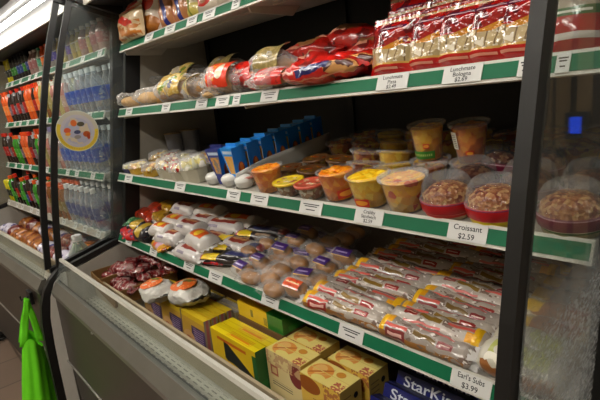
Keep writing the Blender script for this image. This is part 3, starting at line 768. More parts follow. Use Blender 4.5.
def put3(t, px, dy, h=.04, rz=0):
    t.location = S(3, px, dy, h); t.rotation_euler = (T3, 0, rz); return t
put3(cup('snack_cup', 'low cup with dull rose lid beside the white divider, left of the orange fruit cup', 'snack cup', .036, .028, .032, LG, None, ROSE, group=G3), 249, .075, .03)
put3(cup('fruit_cup', 'tall clear cup of orange fruit right of the white divider', 'fruit cup', .0480, .034, .076, OR, None, None, group=G3, seed=1), 269.5, .052)
put3(cup('snack_cup', 'low cup with bright yellow lid at the shelf edge', 'snack cup', .041, .031, .040, LG, None, YL, group=G3), 290, .046, .03)
put3(cup('snack_cup', 'low cup with red pink lid at the shelf edge right of the yellow lid', 'snack cup', .042, .033, .040, LG, None, PL, group=G3), 312.5, .048, .03)
put3(cup('fruit_cup', 'clear cup of deep orange fruit left of the yellow pineapple cup', 'fruit cup', .0485, .036, .076, OR, None, None, group=G3, seed=2, band=(red_lab, .12, .42, -.9, .4)), 339, .066)
put3(cup('fruit_cup', 'open topped clear cup of bright yellow fruit with red sticker at the shelf edge', 'fruit cup', .0515, .037, .076, YE, None, None, group=G3, seed=3, band=(red_lab, .1, .36, -2.0, -1.0)), 371, .054)
put3(cup('fruit_cup', 'clear cup of peach and melon pieces left of the first domed cup', 'fruit cup', .0515, .037, .076, PE, None, clear_lid, group=G3, seed=4), 406, .054)
band_r = mat('band_red', (.72, .08, .12), .3, pats=[('r', (0, .55, 1, .8), (.50, .10, .30)), ('r', (0, 0, 1, .25), (.86, .38, .34)), ('su', (.68, .62, .86, .74, 60, .5), (.85, .80, .85))])
band_p = mat('band_purple', (.45, .10, .22), .3, pats=[('r', (0, .5, 1, .7), (.78, .62, .66)), ('r', (0, 0, 1, .22), (.88, .82, .7))])
base_y = mat('bowl_yellow', (.90, .80, .10), .35, coat=.3); base_r = mat('bowl_red_rim', (.80, .70, .56), .35, coat=.3, pats=[('r', (0, .55, 1, .8), (.80, .16, .12))]); base_g = mat('bowl_green_rim', (.62, .58, .40), .35, pats=[('r', (0, .6, 1, .8), (.25, .42, .2))])
for px, bm_, ba, lab, sd in ((449, band_r, base_r, 'domed clear salad cup with red band, left of the croissant price tag', 1), (496.5, band_r, base_y, 'domed clear salad cup with red band on a yellow bowl beside the black post', 2)):
    t = dome_cup('salad_cup', lab, .0545, .084, bm_, ba, sd, group='domed salad cups'); put3(t, px, .062, .03)
t = dome_cup('salad_cup', 'domed clear salad cup with purple band seen through the right glass', .0545, .084, band_p, base_g, 3, group='domed salad cups'); put3(t, 573, .062, .03)
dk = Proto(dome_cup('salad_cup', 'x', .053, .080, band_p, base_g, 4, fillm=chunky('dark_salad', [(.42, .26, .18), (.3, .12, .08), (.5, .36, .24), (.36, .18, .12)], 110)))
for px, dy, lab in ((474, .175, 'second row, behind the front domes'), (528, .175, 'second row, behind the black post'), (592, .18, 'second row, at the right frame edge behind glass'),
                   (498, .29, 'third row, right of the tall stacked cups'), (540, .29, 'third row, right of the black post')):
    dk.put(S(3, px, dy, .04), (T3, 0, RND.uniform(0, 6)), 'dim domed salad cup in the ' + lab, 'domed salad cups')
# rows of fruit cups behind
back = Proto(cup('fruit_cup', 'x', 'fruit cup', .0465, .034, .062, MX, None, clear_lid, seed=7))
backy = Proto(cup('fruit_cup', 'x', 'fruit cup', .0465, .034, .062, YE, None, clear_lid, seed=8))
backl = Proto(cup('snack_cup', 'x', 'snack cup', .041, .034, .036, MX, None, mat('dull_lid', (.45, .30, .16), .3, vary=.4, vscale=60), seed=8))
ordn = ['first', 'second', 'third', 'fourth', 'fifth', 'sixth', 'seventh', 'eighth', 'ninth', 'tenth', 'eleventh', 'twelfth']
for r, Y in enumerate((YF[3] + .155, YF[3] + .258, YF[3] + .361, YF[3] + .46)):
    xs = [-1.09 + k * .1 + r * .02 for k in range(8)]
    for k, x in enumerate(xs):
        if r == 1 and any(abs(x - S(3, p_, .258, .15)[0]) < .09 for p_ in (430, 472.5)): continue
        if x > (-.44, -.44, -.30, -.30)[r] - .03 - (.07 if r == 0 else 0): continue
        P = (backl if (r == 0 and k < 3) or (r == 1 and k < 2) else (backy if (k + r) % 3 == 1 else back))
        P.put((x, Y, zs_(3, Y)), (T3, 0, k), '%s cup, %s row from the shelf edge, %s right of the divider' % ('low snack' if P is backl else 'yellow fruit' if P is backy else 'brown fruit', ordn[r + 1], ordn[k]), G3)
# two tall cups stacked on cups of the second row
green_lab = mat('green_cup_label', (.22, .50, .14), .4, pats=[('su', (.1, .35, .9, .65, 14, .5), (.75, .8, .5))])
MD = chunky('dim_mango', [(.86, .64, .08), (.80, .54, .06), (.88, .70, .14)], 60); OD = chunky('dim_orange', [(.84, .48, .06), (.76, .38, .05), (.86, .56, .10)], 60)
for px, lab, fm, bd, bd2, s_ in ((430, 'tall cup of yellow fruit with green label, stacked on another cup', MD, (green_lab, .10, .32, -2.6, -.6), (red_lab, .40, .54, -1.35, -.95), 11),
                             (472.5, 'tall cup of orange fruit with white barcode label, stacked on another cup', OD, (wh_lab, .40, .86, -2.35, -1.85), (red_lab, .22, .36, -1.4, -.9), 12)):
    x, Y, z = S(3, px, .258, .15)
    t = cup('fruit_cup', lab, 'fruit cup', .043, .031, .090, fm, None, clear_lid, band=bd, group=G3, seed=s_, fill=.92); t.location = (x, Y - .0065, z + .0475); t.rotation_euler = (T3, 0, 0)
    bm2, z0, z1, a0, a1 = bd2
    def bf(u, v):
        a = a0 + (a1 - a0) * u; zz = (z0 + (z1 - z0) * v) * .090; r = .031 + (.012) * zz / .090 + .0014
        return (r * math.cos(a), r * math.sin(a), zz)
    G().grid(bf, 10, 3).ob('label', bm2, t, True)
    t = cup('fruit_cup', 'tall dim cup under the %s stacked cup' % ('left' if px == 430 else 'right'), 'fruit cup', .0475, .036, .046, MX, None, clear_lid, group=G3, seed=13); t.location = (x, Y, z); t.rotation_euler = (T3, 0, 0)
# blue wedge cartons in a line along the depth, white tubs in front, white divider
blue = mat('wedge_blue', (.14, .55, .88), .35, coat=.4, vary=.15)
navy = mat('wedge_navy', (.14, .18, .46), .35, coat=.4, vary=.2)
def wedge(label, main, pic, seed=0):
    t = thing('wedge_carton', label, 'wedge carton', group='blue wedge cartons')
    fr = mat('wedge_front_' + main.name, {'wedge_blue': (.14, .55, .88), 'wedge_navy': (.20, .24, .52)}[main.name], .35, coat=.4,
             pats=[('r', (.12, .30, .88, .78), pic), ('n', (.15, .32, .85, .76, 6, .52), (.85, .62, .30)), ('r', (.1, .84, .9, .92), (.75, .82, .9))])
    sd = mat('wedge_side', (.10, .46, .82), .35, coat=.4, pats=[('e', (.52, .36, .26, .22), (.52, .20, .06)), ('e', (.56, .44, .14, .12), (.80, .45, .10))])
    g = G(); w, d, h = .062, .052, .122; b0 = .016
    # inverted triangle front: wide at the top, narrow foot
    P = [(-w / 2, 0, h), (w / 2, 0, h), (w / 2 - .008, 0, 0), (w / 2 - .030, 0, 0)]
    Q = [(p[0], d, p[2]) for p in P]
    g.quad(P[3], P[2], P[1], P[0], 1); g.quad(Q[2], Q[3], Q[0], Q[1], 0)
    g.quad(P[2], Q[2], Q[1], P[1], 2); g.quad(Q[3], P[3], P[0], Q[0], 0); g.quad(P[0], P[1], Q[1], Q[0], 0); g.quad(Q[3], Q[2], P[2], P[3], 0)
    g.ob('carton_body', [main, fr, sd], t)
    G().box(-w / 2 + .004, d * .5 - .002, h, w / 2 - .004, d * .5 + .002, h + .010).ob('top_flap', main, t)
    return t
wb = Proto(wedge('x', blue, (.86, .66, .34)))
for k in range(7):
    f = k / 6.
    Y = YF[3] + .055 + f * .36; wb.put((-1.262, Y, zs_(3, Y) + .004), (T3, 0, .05), 'blue wedge carton with orange picture, %s from the front of its line' % ordn[k], 'blue wedge cartons')
t = wedge('dark navy wedge carton left of the blue ones at the shelf edge', navy, (.55, .50, .46)); t.location = (-1.345, YF[3] + .05, zs_(3, YF[3] + .05)); t.rotation_euler = (T3, 0, .2)
tubp = G().lathe([(0, 0), (.030, 0), (.036, .012), (.040, .032), (.037, .045), (.026, .056), (0, .060)], 24)
tub_m = mat('white_tub', (.82, .82, .80), .35, coat=.3)
for k, (px, lab) in enumerate(((215, 'left one under the navy carton'), (231, 'middle one between the navy and blue cartons'), (245, 'right one beside the divider'))):
    t = thing('white_tub', 'round white tub at the shelf edge, ' + lab, 'tub', S(3, px, .055, .02), (T3, 0, 0), group='round white tubs'); t.scale = (.8, .8, .66)
    (t_ := G()).lathe([(0, 0), (.028, 0), (.034, .012), (.038, .034)], 24); t_.ob('tub_body', tub_m, t, True)
    G().lathe([(.0385, .034), (.037, .046), (.028, .056), (.012, .060), (0, .061)], 24).ob('lid', tub_m, t, True)
g = G(); g.grid(lambda u, v: (-1.215 + .012 * math.sin(v * 1.6) * (1 - u), YF[3] + .03 + u * .44, zs_(3, YF[3] + .03 + u * .44) + v * (.050 + .012 * math.sin(min(1, u * 3) * PI / 2))), 12, 4)
dv = g.ob('shelf_divider', mat('divider_white', (.74, .74, .72), .4), None, True); tag(dv, 'long low white divider between the blue wedge cartons and the fruit cups', 'divider')
mdf = dv.modifiers.new('thick', 'SOLIDIFY'); mdf.thickness = .004
# trays and pots at the left end
clam = film('clamshell', fac=.14, edge=.4, rough=.08, bmp=.6, bscale=60)
def tray(label, W, D, H, fm, lidm, seed=0, nm='snack_tray'):
    t = thing(nm, label, 'snack tray', group='clear trays at the left of the third shelf')
    G().lathe([(0, 0), (W * .42, 0), (W * .5, H * .55), (W * .52, H * .56)], 8).xf(Matrix.Scale(D / W, 4, (0, 1, 0)) @ Matrix.Rotation(PI / 8, 4, 'Z')).ob('tray_base', lidm, t, False)
    g = G(); rn = random.Random(seed)
    for k in range(9):
        g.blob((rn.uniform(-.32, .32) * W, rn.uniform(-.3, .3) * D, H * rn.uniform(.5, .72)), (W * .17, D * .14, H * .22), jit=.5, seed=k + seed, nu=9, nv=6)
    g.ob('food_pieces', fm, t, True)
    G().lathe([(W * .52, H * .57), (W * .49, H * .62), (W * .42, H * .95), (W * .3, H), (0, H)], 10).xf(Matrix.Scale(D / W, 4, (0, 1, 0))).ob('clear_lid', clam, t, True)
    return t
cheese = chunky('cheese_bits', [(.86, .70, .22), (.90, .80, .45), (.80, .56, .14), (.88, .84, .70)], 70)
berry = chunky('berry_bits', [(.86, .82, .74), (.70, .20, .18), (.88, .80, .60), (.84, .84, .80)], 60)
egg = chunky('egg_bits', [(.88, .86, .78), (.84, .78, .40), (.76, .76, .60), (.9, .88, .84)], 50)
lid_y = mat('tray_yellow', (.82, .66, .24), .35, vary=.2); lid_b = mat('tray_indigo', (.28, .26, .42), .35); lid_c = mat('tray_clear', (.78, .76, .68), .25, vary=.2)
for px, Y, W, H, fm, lm, lab in ((126, .86, .10, .045, egg, lid_b, 'low clear tray with indigo base at the far left of the third shelf'),
      (140, .86, .11, .055, cheese, lid_y, 'yellow cheese tray, first of the yellow ones from the left'), (153, .855, .11, .055, cheese, lid_y, 'yellow cheese tray, second of the yellow ones from the left'),
      (172, .86, .13, .085, berry, lid_c, 'clear box with white and red pieces, third shelf left part'), (184, .855, .12, .075, berry, lid_c, 'clear box of white and red pieces beside the egg box'),
      (197, .86, .125, .095, egg, lid_c, 'clear box of white and yellow pieces left of the navy carton')):
    t = tray(lab, W, W * .85, H, fm, lm, seed=px); Y += YF[3] - .80; z = zs_(3, Y); t.location = (max(xat(px, Y, z + .03), -2.15 + W / 2), Y, z); t.rotation_euler = (T3, 0, RND.uniform(-.2, .2))
for k, (x, lab) in enumerate(((-2.03, 'first'), (-1.90, 'second'), (-1.76, 'third'), (-1.63, 'fourth'), (-1.50, 'fifth'))):
    t = tray('dim clear tray behind the front trays, %s from the left' % lab, .12, .10, .07, [cheese, berry, egg][k % 3], lid_y if k < 2 else lid_c, seed=k + 60); t.location = (x, YF[3] + .17, zs_(3, YF[3] + .17)); t.rotation_euler = (T3, 0, 0)
mudm = mat('dark_pot_label', (.42, .26, .20), .4, vary=.4, pats=[('r', (0, .3, 1, .6), (.50, .42, .36))]); potl = mat('pot_lid', (.50, .42, .26), .4); potg = mat('grey_pot', (.42, .42, .44), .4, vary=.2)
for k, (px, py, Y, mm, lab) in enumerate(((147, 157, 1.06, mudm, 'brown pot with tan lid, lower of a pair'), (150, 137, 1.08, mudm, 'brown pot with tan lid stacked upper left'), (175, 140, 1.08, potg, 'grey pot with tan lid beside the brown pots'),
      (190, 132, 1.14, potg, 'dim grey pot behind the grey pot'))):
    Y += YF[3] - .80; z = zs_(3, Y); q = at(px, py, Y=Y)
    hh = .075
    t = thing('food_pot', lab + ' at the back of the third shelf', 'pot', (q.x, Y, z if k != 1 else z + .080), group='pots at the back of the third shelf')
    sc = 1 if k < 2 else 1.55
    G().lathe([(0, 0), (.036, 0), (.046, hh * sc)], 24).ob('pot_body', mm, t, True)
    G().lathe([(.049, hh * sc), (.049, hh * sc + .005), (0, hh * sc + .006)], 24).ob('lid', potl, t, True)

# ================================================================== shelf 4: wrapped rolls, buns, subs
z = 0      # heights in this section are above the sloping shelf
T4 = TILT[4]
wr_o = mat('wrap_white_orange', (.76, .74, .72), pats=[('r', (.22, .42, .80, .60), (.82, .34, .10)), ('e', (.45, .5, .12, .07), (.90, .74, .16)), ('r', (.25, .60, .78, .64), (.35, .3, .3))], **CRK)
wr_r = mat('wrap_white_red', (.76, .74, .73), pats=[('r', (.25, .44, .85, .62), (.52, .18, .14)), ('r', (.3, .50, .8, .55), (.75, .55, .35)), ('r', (.2, .32, .5, .38), (.52, .48, .55))], **CRK)
wr_d = mat('wrap_dark_yellow', (.16, .12, .12), pats=[('r', (.1, .3, .45, .6), (.88, .76, .14)), ('r', (.02, .3, .1, .7), (.70, .14, .30)), ('r', (.55, .40, .9, .5), (.6, .5, .4))], **CRK)
wr_n = mat('wrap_navy', (.10, .09, .12), pats=[('r', (.2, .4, .8, .55), (.22, .24, .45)), ('r', (.85, .3, 1, .7), (.55, .12, .1))], **CRK)
wr_y = mat('wrap_yellow_pink', (.86, .64, .20), pats=[('r', (.3, .3, .6, .7), (.85, .35, .18)), ('r', (.6, .3, .95, .7), (.72, .55, .66))], **CRK)
cn_r = mat('candy_red', (.75, .08, .08), pats=[('n', (0, 0, 1, 1, 5, .55), (.45, .2, .35))], **CRK); cn_g = mat('candy_green', (.12, .45, .26), pats=[('n', (0, 0, 1, 1, 6, .55), (.6, .65, .5))], **CRK)
cn_o = mat('candy_orange', (.66, .18, .06), pats=[('n', (0, 0, 1, 1, 5, .57), (.4, .1, .06))], **CRK); cn_y = mat('candy_yellow', (.66, .50, .10), pats=[('n', (0, 0, 1, 1, 5, .55), (.5, .34, .1))], **CRK)
cn_k = mat('candy_window', (.14, .12, .16), pats=[('e', (.5, .45, .3, .2), (.72, .60, .18)), ('r', (0, .2, .06, .8), (.8, .8, .78))], **CRK)
white_seal = film('white_seal', fac=.5, edge=.4, bmp=1, white=(.88, .87, .86))
fat = lambda m_, L, H, sd: flow_pack('wrapped_roll', 'x', 'wrapped roll', L, H * 1.25, H, m_, sd, .004, white_seal, n=2.1, end=.3)
P_o = Proto(fat(wr_o, .155, .068, 1)); P_r = Proto(fat(wr_r, .155, .064, 2))
G4 = 'white wrapped rolls on the fourth shelf'
for px, py, zz, P, rz, lab, sc in ((172, 238, z + .036, P_r, .15, 'white wrapped roll with red print at the shelf edge, left of the large front one', (1.0, 1, 1)),
      (193, 252, z + .016, P_r, .0, 'long low white wrapped roll lying at the shelf edge', (1.25, 1, .85)),
      (204, 243, z + .052, P_o, -.15, 'white wrapped roll with orange print and yellow dot, rightmost of the pile', (1.15, 1.1, 1.1)),
      (192, 228, z + .095, P_r, .05, 'white wrapped roll with red print in the middle of the pile', (1.1, 1, 1)),
      (178, 222, z + .10, P_o, .1, 'white wrapped roll left of middle in the pile', (.95, 1, .9)),
      (188, 210, z + .150, P_r, .05, 'topmost white wrapped roll of the pile', (1.1, 1, 1)),
      (205, 221, z + .105, P_r, .1, 'white wrapped roll on the right shoulder of the pile', (.9, 1, .9)),
      (165, 230, z + .075, P_o, .1, 'white wrapped roll on the left shoulder of the pile', (.9, 1, .9)),
      (212, 213, z + .13, P_o, .2, 'grey shadowed wrapped roll at the upper right of the pile', (1, 1, 1)),
      (225, 226, z + .08, P_r, .2, 'long shadowed wrapped roll right of the pile', (1.5, 1, .9)),
      (240, 222, z + .085, P_o, .3, 'shadowed wrapped roll behind the long one', (1.3, 1, .9))):
    q = ats(px, py, 4, .022 + .5 * zz); P.put((q.x, q.y, q.z - .03), (T4, 0, rz), lab, G4, sc)
for k in range(10):    # lower layers that carry the pile
    x = -1.95 + (k % 5) * .155; Y = YF[4] + .14 + (k // 5) * .11
    P_r.put((x, Y, zs_(4, Y)), (T4, 0, .05), 'white wrapped roll in the hidden lower layer, %s row, %s from left' % (['front', 'rear'][k // 5], ordn[k % 5]), G4)
for k, (px, py, zz, m_, L, H, lab) in enumerate(((128, 232, z + .02, cn_r, .10, .035, 'small red candy pack at the left end of the fourth shelf'), (137, 236, z + .02, cn_r, .10, .035, 'small red candy pack second from the left end'),
      (127, 219, z + .05, cn_g, .10, .04, 'small green candy pack against the glass'), (134, 221, z + .06, cn_g, .09, .035, 'green candy pack right of the one against the glass'), (149, 234, z + .03, cn_k, .10, .07, 'dark pack with yellow window and white edge'),
      (161, 245, z + .014, wr_y, .12, .035, 'low yellow and pink pack at the shelf edge'), (152, 217, z + .08, cn_o, .13, .05, 'deep orange red pack in the shadow'), (144, 213, z + .09, cn_o, .12, .05, 'orange red pack farther back left'),
      (163, 217, z + .09, cn_y, .11, .05, 'dark yellow pack in the shadow'), (140, 226, z + .045, cn_k, .10, .05, 'dark pack behind the red candy packs'), (170, 207, z + .12, cn_y, .14, .05, 'dark yellow pack at the back'),
      (158, 209, z + .11, cn_o, .14, .05, 'brown orange pack at the back'))):
    q = ats(px, py, 4, .01 + .55 * zz)
    t = flow_pack('snack_pack', lab, 'snack pack', L, H * 1.5, H, m_, k + 30, .005, group='small coloured packs on the fourth shelf'); t.location = (max(q.x, -2.10), q.y, max(zs_(4, q.y), q.z - H / 2)); t.rotation_euler = (T4, 0, RND.uniform(-.3, .5))
for k, (px, py, zz, m_, L, H, rz, lab) in enumerate(((222, 259, z + .02, wr_d, .20, .032, .45, 'dark pack with yellow and pink end slanting at the shelf edge'), (240, 257, z + .035, wr_n, .17, .035, .4, 'black wrapped stick right of the yellow and pink one'),
      (232, 249, z + .045, wr_d, .19, .032, .4, 'dark stick pack behind the yellow ended one'), (248, 247, z + .055, wr_n, .17, .032, .35, 'black wrapped stick behind in the shadow'), (236, 240, z + .07, wr_d, .19, .032, .4, 'dark stick pack third from the shelf edge'),
      (256, 236, z + .085, wr_d, .2, .03, .3, 'dark stick pack with dull yellow end high in the shadow'), (268, 231, z + .09, wr_n, .2, .03, .3, 'topmost black stick pack in the shadow'), (213, 261, z + .01, cn_r, .08, .022, .4, 'small red end pack at the shelf edge under the yellow one'))):
    q = ats(px, py, 4, .012 + .5 * zz)
    t = flow_pack('stick_pack', lab, 'stick pack', L, H * 1.4, H, m_, k + 50, .004, group='dark stick packs'); t.location = (q.x, q.y, max(zs_(4, q.y), q.z - H / 2)); t.rotation_euler = (T4, 0, rz - .1)
# wrapped buns with purple labels, heaped rows
pur = mat('purple_label', (.26, .14, .44), .3, coat=.5, pats=[('r', (.14, .4, .82, .56), (.66, .58, .76)), ('r', (0, .0, 1, .1), (.80, .62, .30))], bmp=.3)
orl = mat('orange_label', (.84, .30, .10), .3, coat=.5, pats=[('r', (.1, .5, .9, .66), (.90, .74, .5)), ('n', (0, 0, 1, 1, 5, .6), (.65, .1, .08))], bmp=.3)
bun_film = film('bun_film', fac=.04, edge=.30, rough=.1, bmp=1, bscale=60, dist=.004)
tan_m = mat('tan_bun', (.66, .44, .17), .45, vary=.35, bmp=.15, coat=.4, vscale=25)
def bun(labm, seed, plain=False):
    t = thing('wrapped_bun', 'x', 'wrapped bun')
    G().blob((0, 0, .028), (.056, .034, .026), jit=.08, seed=seed, nu=20, nv=12, pw=.85).ob('bun', tan_m, t, True)
    flow_shape(.145, .086, .064, seed, .005, n=2.1, end=.45).ob('wrapper', bun_film, t, True)
    for s in (-1, 1): seal(.145, .086, .06, s, seed, .016).ob('end_seal', bun_film, t, True)
    if not plain:
        def fn(u, v):
            a = PI * (.24 + .32 * v)
            return ((u - .5) * .082, -math.cos(a) * .045, .031 + math.sin(a) * .0345)
        G().grid(fn, 10, 8).ob('label', labm, t, True)
    return t
B_p = Proto(bun(pur, 1)); B_o = Proto(bun(orl, 2)); B_t = Proto(bun(None, 3, True))
GB = 'wrapped buns on the fourth shelf'
BUN = [(240, 271, .035, B_p), (263, 282, .03, B_t), (289, 291, .035, B_o), (262, 262, .06, B_p), (282, 270, .055, B_t), (308, 277, .055, B_p), (284, 250, .10, B_p), (300, 262, .085, B_t), (327, 266, .085, B_p), (297, 241, .125, B_p), (316, 249, .115, B_t),
       (345, 256, .10, B_p), (310, 233, .15, B_p), (331, 242, .135, B_t), (250, 251, .07, B_t), (268, 243, .09, B_t), (281, 234, .11, B_t), (322, 281, .03, B_t), (345, 238, .14, B_t), (356, 231, .155, B_t)]
for k, (px, py, hz, P) in enumerate(BUN):
    q = ats(px, py, 4, .026 + .20 * hz)
    kind = 'purple labelled' if P is B_p else 'orange labelled' if P is B_o else 'plain tan'
    q.y = max(q.y, YF[4] + .048); P.put((q.x, q.y, max(q.z - .024, zs_(4, q.y))), (T4 + RND.uniform(-.1, .1), RND.uniform(-.1, .1), RND.uniform(-.15, .2)), '%s wrapped bun, %s' % (kind, [
        'nearest the dark sticks at the shelf edge', 'at the shelf edge right of the first purple label', 'at the shelf edge left of the subs', 'second row behind the first one', 'second row middle', 'second row right, behind the orange label',
        'third row left', 'third row middle', 'third row right next to the subs', 'fourth row left', 'fourth row middle', 'fourth row right above the subs end', 'highest of the heap in shadow', 'upper right of the heap in shadow',
        'left rim of the heap, lower', 'left rim of the heap, middle', 'left rim of the heap, upper', 'wedged between the orange label and the subs', 'behind the upper right of the heap', 'last one at the back near the shelf above'][k]), GB, (.70, .74, .78))
EX = [(252, 278, .02), (275, 290, .02), (276, 258, .03), (296, 283, .02), (271, 272, .02), (294, 252, .03), (316, 268, .02), (288, 262, .025), (306, 255, .03), (322, 257, .03), (337, 262, .03), (334, 252, .03), (306, 242, .035), (324, 236, .035), (343, 246, .035)]
for k, (px, py, hz) in enumerate(EX):
    q = ats(px, py, 4, hz); P = B_p if k in (5, 8, 11, 13) else B_t
    P.put((q.x, q.y, zs_(4, q.y) + .002), (T4, 0, RND.uniform(-.3, .3)), '%s wrapped bun filling a gap, %s from the shelf edge upward in the heap' % ('purple labelled' if P is B_p else 'plain tan', ['first', 'second', 'third', 'fourth', 'fifth', 'sixth', 'seventh', 'eighth', 'ninth', 'tenth', 'eleventh', 'twelfth', 'thirteenth', 'fourteenth', 'fifteenth'][k]), GB, (.68, .72, .70))
# long subs
def sub_print(name, white, red, gold):
    return mat(name, white, pats=[('n', (.05, .12, .95, .34, 4.5, .44), (.62, .42, .20)), ('n', (0, .1, 1, .9, 9, .60), (.46, .38, .34)), ('n', (0, .3, 1, .9, 12, .64), (.86, .84, .82)), ('r', (.035, .34, .10, .66), (.93, .72, .10)), ('r', (.10, .50, .16, .64), (.88, .62, .1)),
        ('r', (.12, .26, .35, .42), red), ('r', (.15, .31, .32, .37), (.88, .70, .66)), ('r', (.10, .44, .36, .485), (.82, .36, .32)), ('slant', (.42, .36, .66, .56, -.22, .035), gold), ('r', (.68, .40, .83, .49), red), ('r', (.40, .58, .80, .615), (.78, .40, .38)), ('r', (.70, .44, .81, .455), (.9, .8, .76))], **CRK)
sm1 = sub_print('sub_wrap_red', (.70, .66, .62), (.58, .13, .11), (.52, .40, .13)); sm2 = sub_print('sub_wrap_dark', (.60, .56, .53), (.48, .14, .15), (.42, .32, .12))
sA = [Proto(flow_pack('wrapped_sub', 'x', 'wrapped sub', .282, .050, .042, m_, sd, .0045, white_seal, n=2.0, end=.13)) for m_, sd in ((sm1, 1), (sm2, 2), (sm1, 5))]
GS = 'long wrapped subs on the fourth shelf'
colsN = ['left', 'right']
for c in range(2):
    for k in range(11):
        Y = YF[4] + .047 + k * .0345
        xc = (-.750 + .008 * k if c == 0 else -.512 + .005 * k) + RND.uniform(-.008, .008)
        sA[(k * 2 + c) % 3].put((xc, Y, zs_(4, Y) + .006 * (k % 2) + .002 * k), (T4 * (1 if (k + c) % 4 != 2 else -1) + (.25 if (k + c) % 4 != 2 else -.25) + RND.uniform(-.12, .12), RND.uniform(-.03, .03), RND.uniform(-.06, .06) + (PI if (k + c) % 4 == 2 else 0)), 'long white red and gold wrapped sub, %s column, %s row counted from the shelf edge' % (colsN[c], ordn[k]), GS, (1 if c == 0 else .86, 1, 1.05))
sw_y = mat('wrap_hoagie', (.74, .68, .56), pats=[('e', (.5, .46, .36, .12), (.52, .30, .10)), ('r', (.05, .4, .3, .55), (.86, .68, .1)), ('r', (.6, .5, .9, .58), (.6, .14, .14))], **CRK)
sw_g = mat('wrap_green_brown', (.74, .72, .66), pats=[('n', (.08, .10, .92, .34, 4, .46), (.58, .36, .18)), ('n', (.15, .40, .85, .60, 3.2, .45), (.66, .68, .36)), ('n', (.1, .3, .9, .40, 6, .5), (.86, .84, .78))], **CRK)
H_g = Proto(flow_pack('wrapped_hoagie', 'x', 'wrapped hoagie', .165, .08, .065, sw_g, 4, .006, white_seal, n=2.2)); H_y = Proto(flow_pack('wrapped_hoagie', 'x', 'wrapped hoagie', .165, .075, .058, sw_y, 6, .006, white_seal, n=2.2))
for k in range(7):
    Y = YF[4] + .052 + k * .055
    (H_g if k < 2 else H_y).put((-.308, Y, zs_(4, Y)), (T4, 0, RND.uniform(-.08, .12)), 'short %s hoagie beside the right glass, %s row from the shelf edge' % ('green and brown wrapped' if k < 2 else 'yellow marked wrapped', ordn[k]), 'short hoagies by the right glass')

# ================================================================== tub: tray, cartons, boxes
zf = .521
kraft = mat('kraft_card', (.52, .38, .20), .7, vary=.15); kraft_d = mat('kraft_inside', (.44, .32, .17), .7)
t = thing('cardboard_tray', 'open brown cardboard tray of red packs at the left end of the tub', 'tray', (-2.005, .552, .690), (0, .16, 0))
g = G(); W, D, H = .128, .29, .068
g.box(-W, 0, 0, W, .004, H); g.ob('front_wall', kraft, t)
G().box(-W, D - .004, 0, W, D, H).ob('rear_wall', kraft, t); G().box(-W, .004, 0, -W + .004, D - .004, H).ob('left_wall', kraft, t); G().box(W - .004, .004, 0, W, D - .004, H).ob('right_wall', kraft, t)
G().box(-W + .004, .004, 0, W - .004, D - .004, .004).ob('tray_bottom', kraft_d, t); G().box(-.04, .004, .004, -.036, D - .004, H - .004).ob('tray_partition', kraft, t)
t = thing('tray_riser', 'white plastic riser box that lifts the cardboard tray', 'riser', (-2.01, .600, zf))
G().box(-.10, 0, 0, .10, .20, .140).ob('riser_body', white_pl, t); G().box(-.11, -.004, .140, .11, .21, .147).ob('riser_top', white_pl, t)
red_wh = mat('pack_red_white', (.62, .50, .48), pats=[('n', (0, 0, 1, 1, 7, .46), (.46, .09, .10)), ('n', (0, 0, 1, 1, 9, .62), (.30, .06, .1))], **CRK)
red_dk = mat('pack_dark_red', (.46, .10, .12), pats=[('n', (0, 0, 1, 1, 6, .55), (.72, .60, .56))], **CRK)
P_rw = Proto(flow_pack('candy_bag', 'x', 'candy bag', .13, .075, .045, red_wh, 3, .009)); P_rd = Proto(flow_pack('candy_bag', 'x', 'candy bag', .13, .075, .045, red_dk, 4, .009))
rn = random.Random(5)
names = ['front left corner', 'front left of middle', 'front middle', 'left side middle', 'centre', 'back left', 'back centre', 'top of the heap', 'top right of the heap', 'back right', 'hanging over the back', 'lying across the left half']
for k, (x, y, h) in enumerate(((-.20, .05, .02), (-.12, .05, .02), (-.09, .09, .055), (-.19, .13, .045), (-.10, .15, .06), (-.2, .2, .06), (-.08, .21, .085), (-.13, .11, .085), (-.02, .13, .075), (.04, .20, .05), (-.02, .24, .10), (-.16, .08, .07))):
    P = P_rw if k % 3 else P_rd
    P.put((-1.945 + x * .75, .590 + y * 1.0, .700 + h * .8 - .1 * x - .02), (rn.uniform(-.3, .3), rn.uniform(-.3, .3), rn.uniform(-.8, .8)), 'red and white candy bag in the cardboard tray, ' + names[k], 'candy bags in the cardboard tray', (.8, .8, .8))
for k, (x, y, lab) in enumerate(((.02, .05, 'front'), (.03, .16, 'middle'), (.06, .25, 'back'))):
    P = P_rw; q = P.put((-1.935 + x, .575 + y, .712 + .015 * k), (.2, .1, .4 + k), 'white and red bag in the right part of the tray, ' + lab, 'candy bags in the cardboard tray')
for k, (x, y) in enumerate(((-1.95, .93), (-1.80, .95), (-1.66, .93), (-1.50, .95), (-1.98, 1.06), (-1.82, 1.07), (-1.65, 1.06))):
    P_rd.put((x, y, .762), (.1, 0, RND.uniform(-.5, .5)), 'dim dark red bag heaped deep behind the tray, %s' % ordn[k], 'dim bags deep in the tub', (1.2, 1.2, 1.3))
g = G(); g.box(-2.10, .875, zf, -1.40, 1.24, .76); tag(g.ob('stock_box', kraft_d), 'large plain brown box deep in the tub carrying the dim bags', 'box')
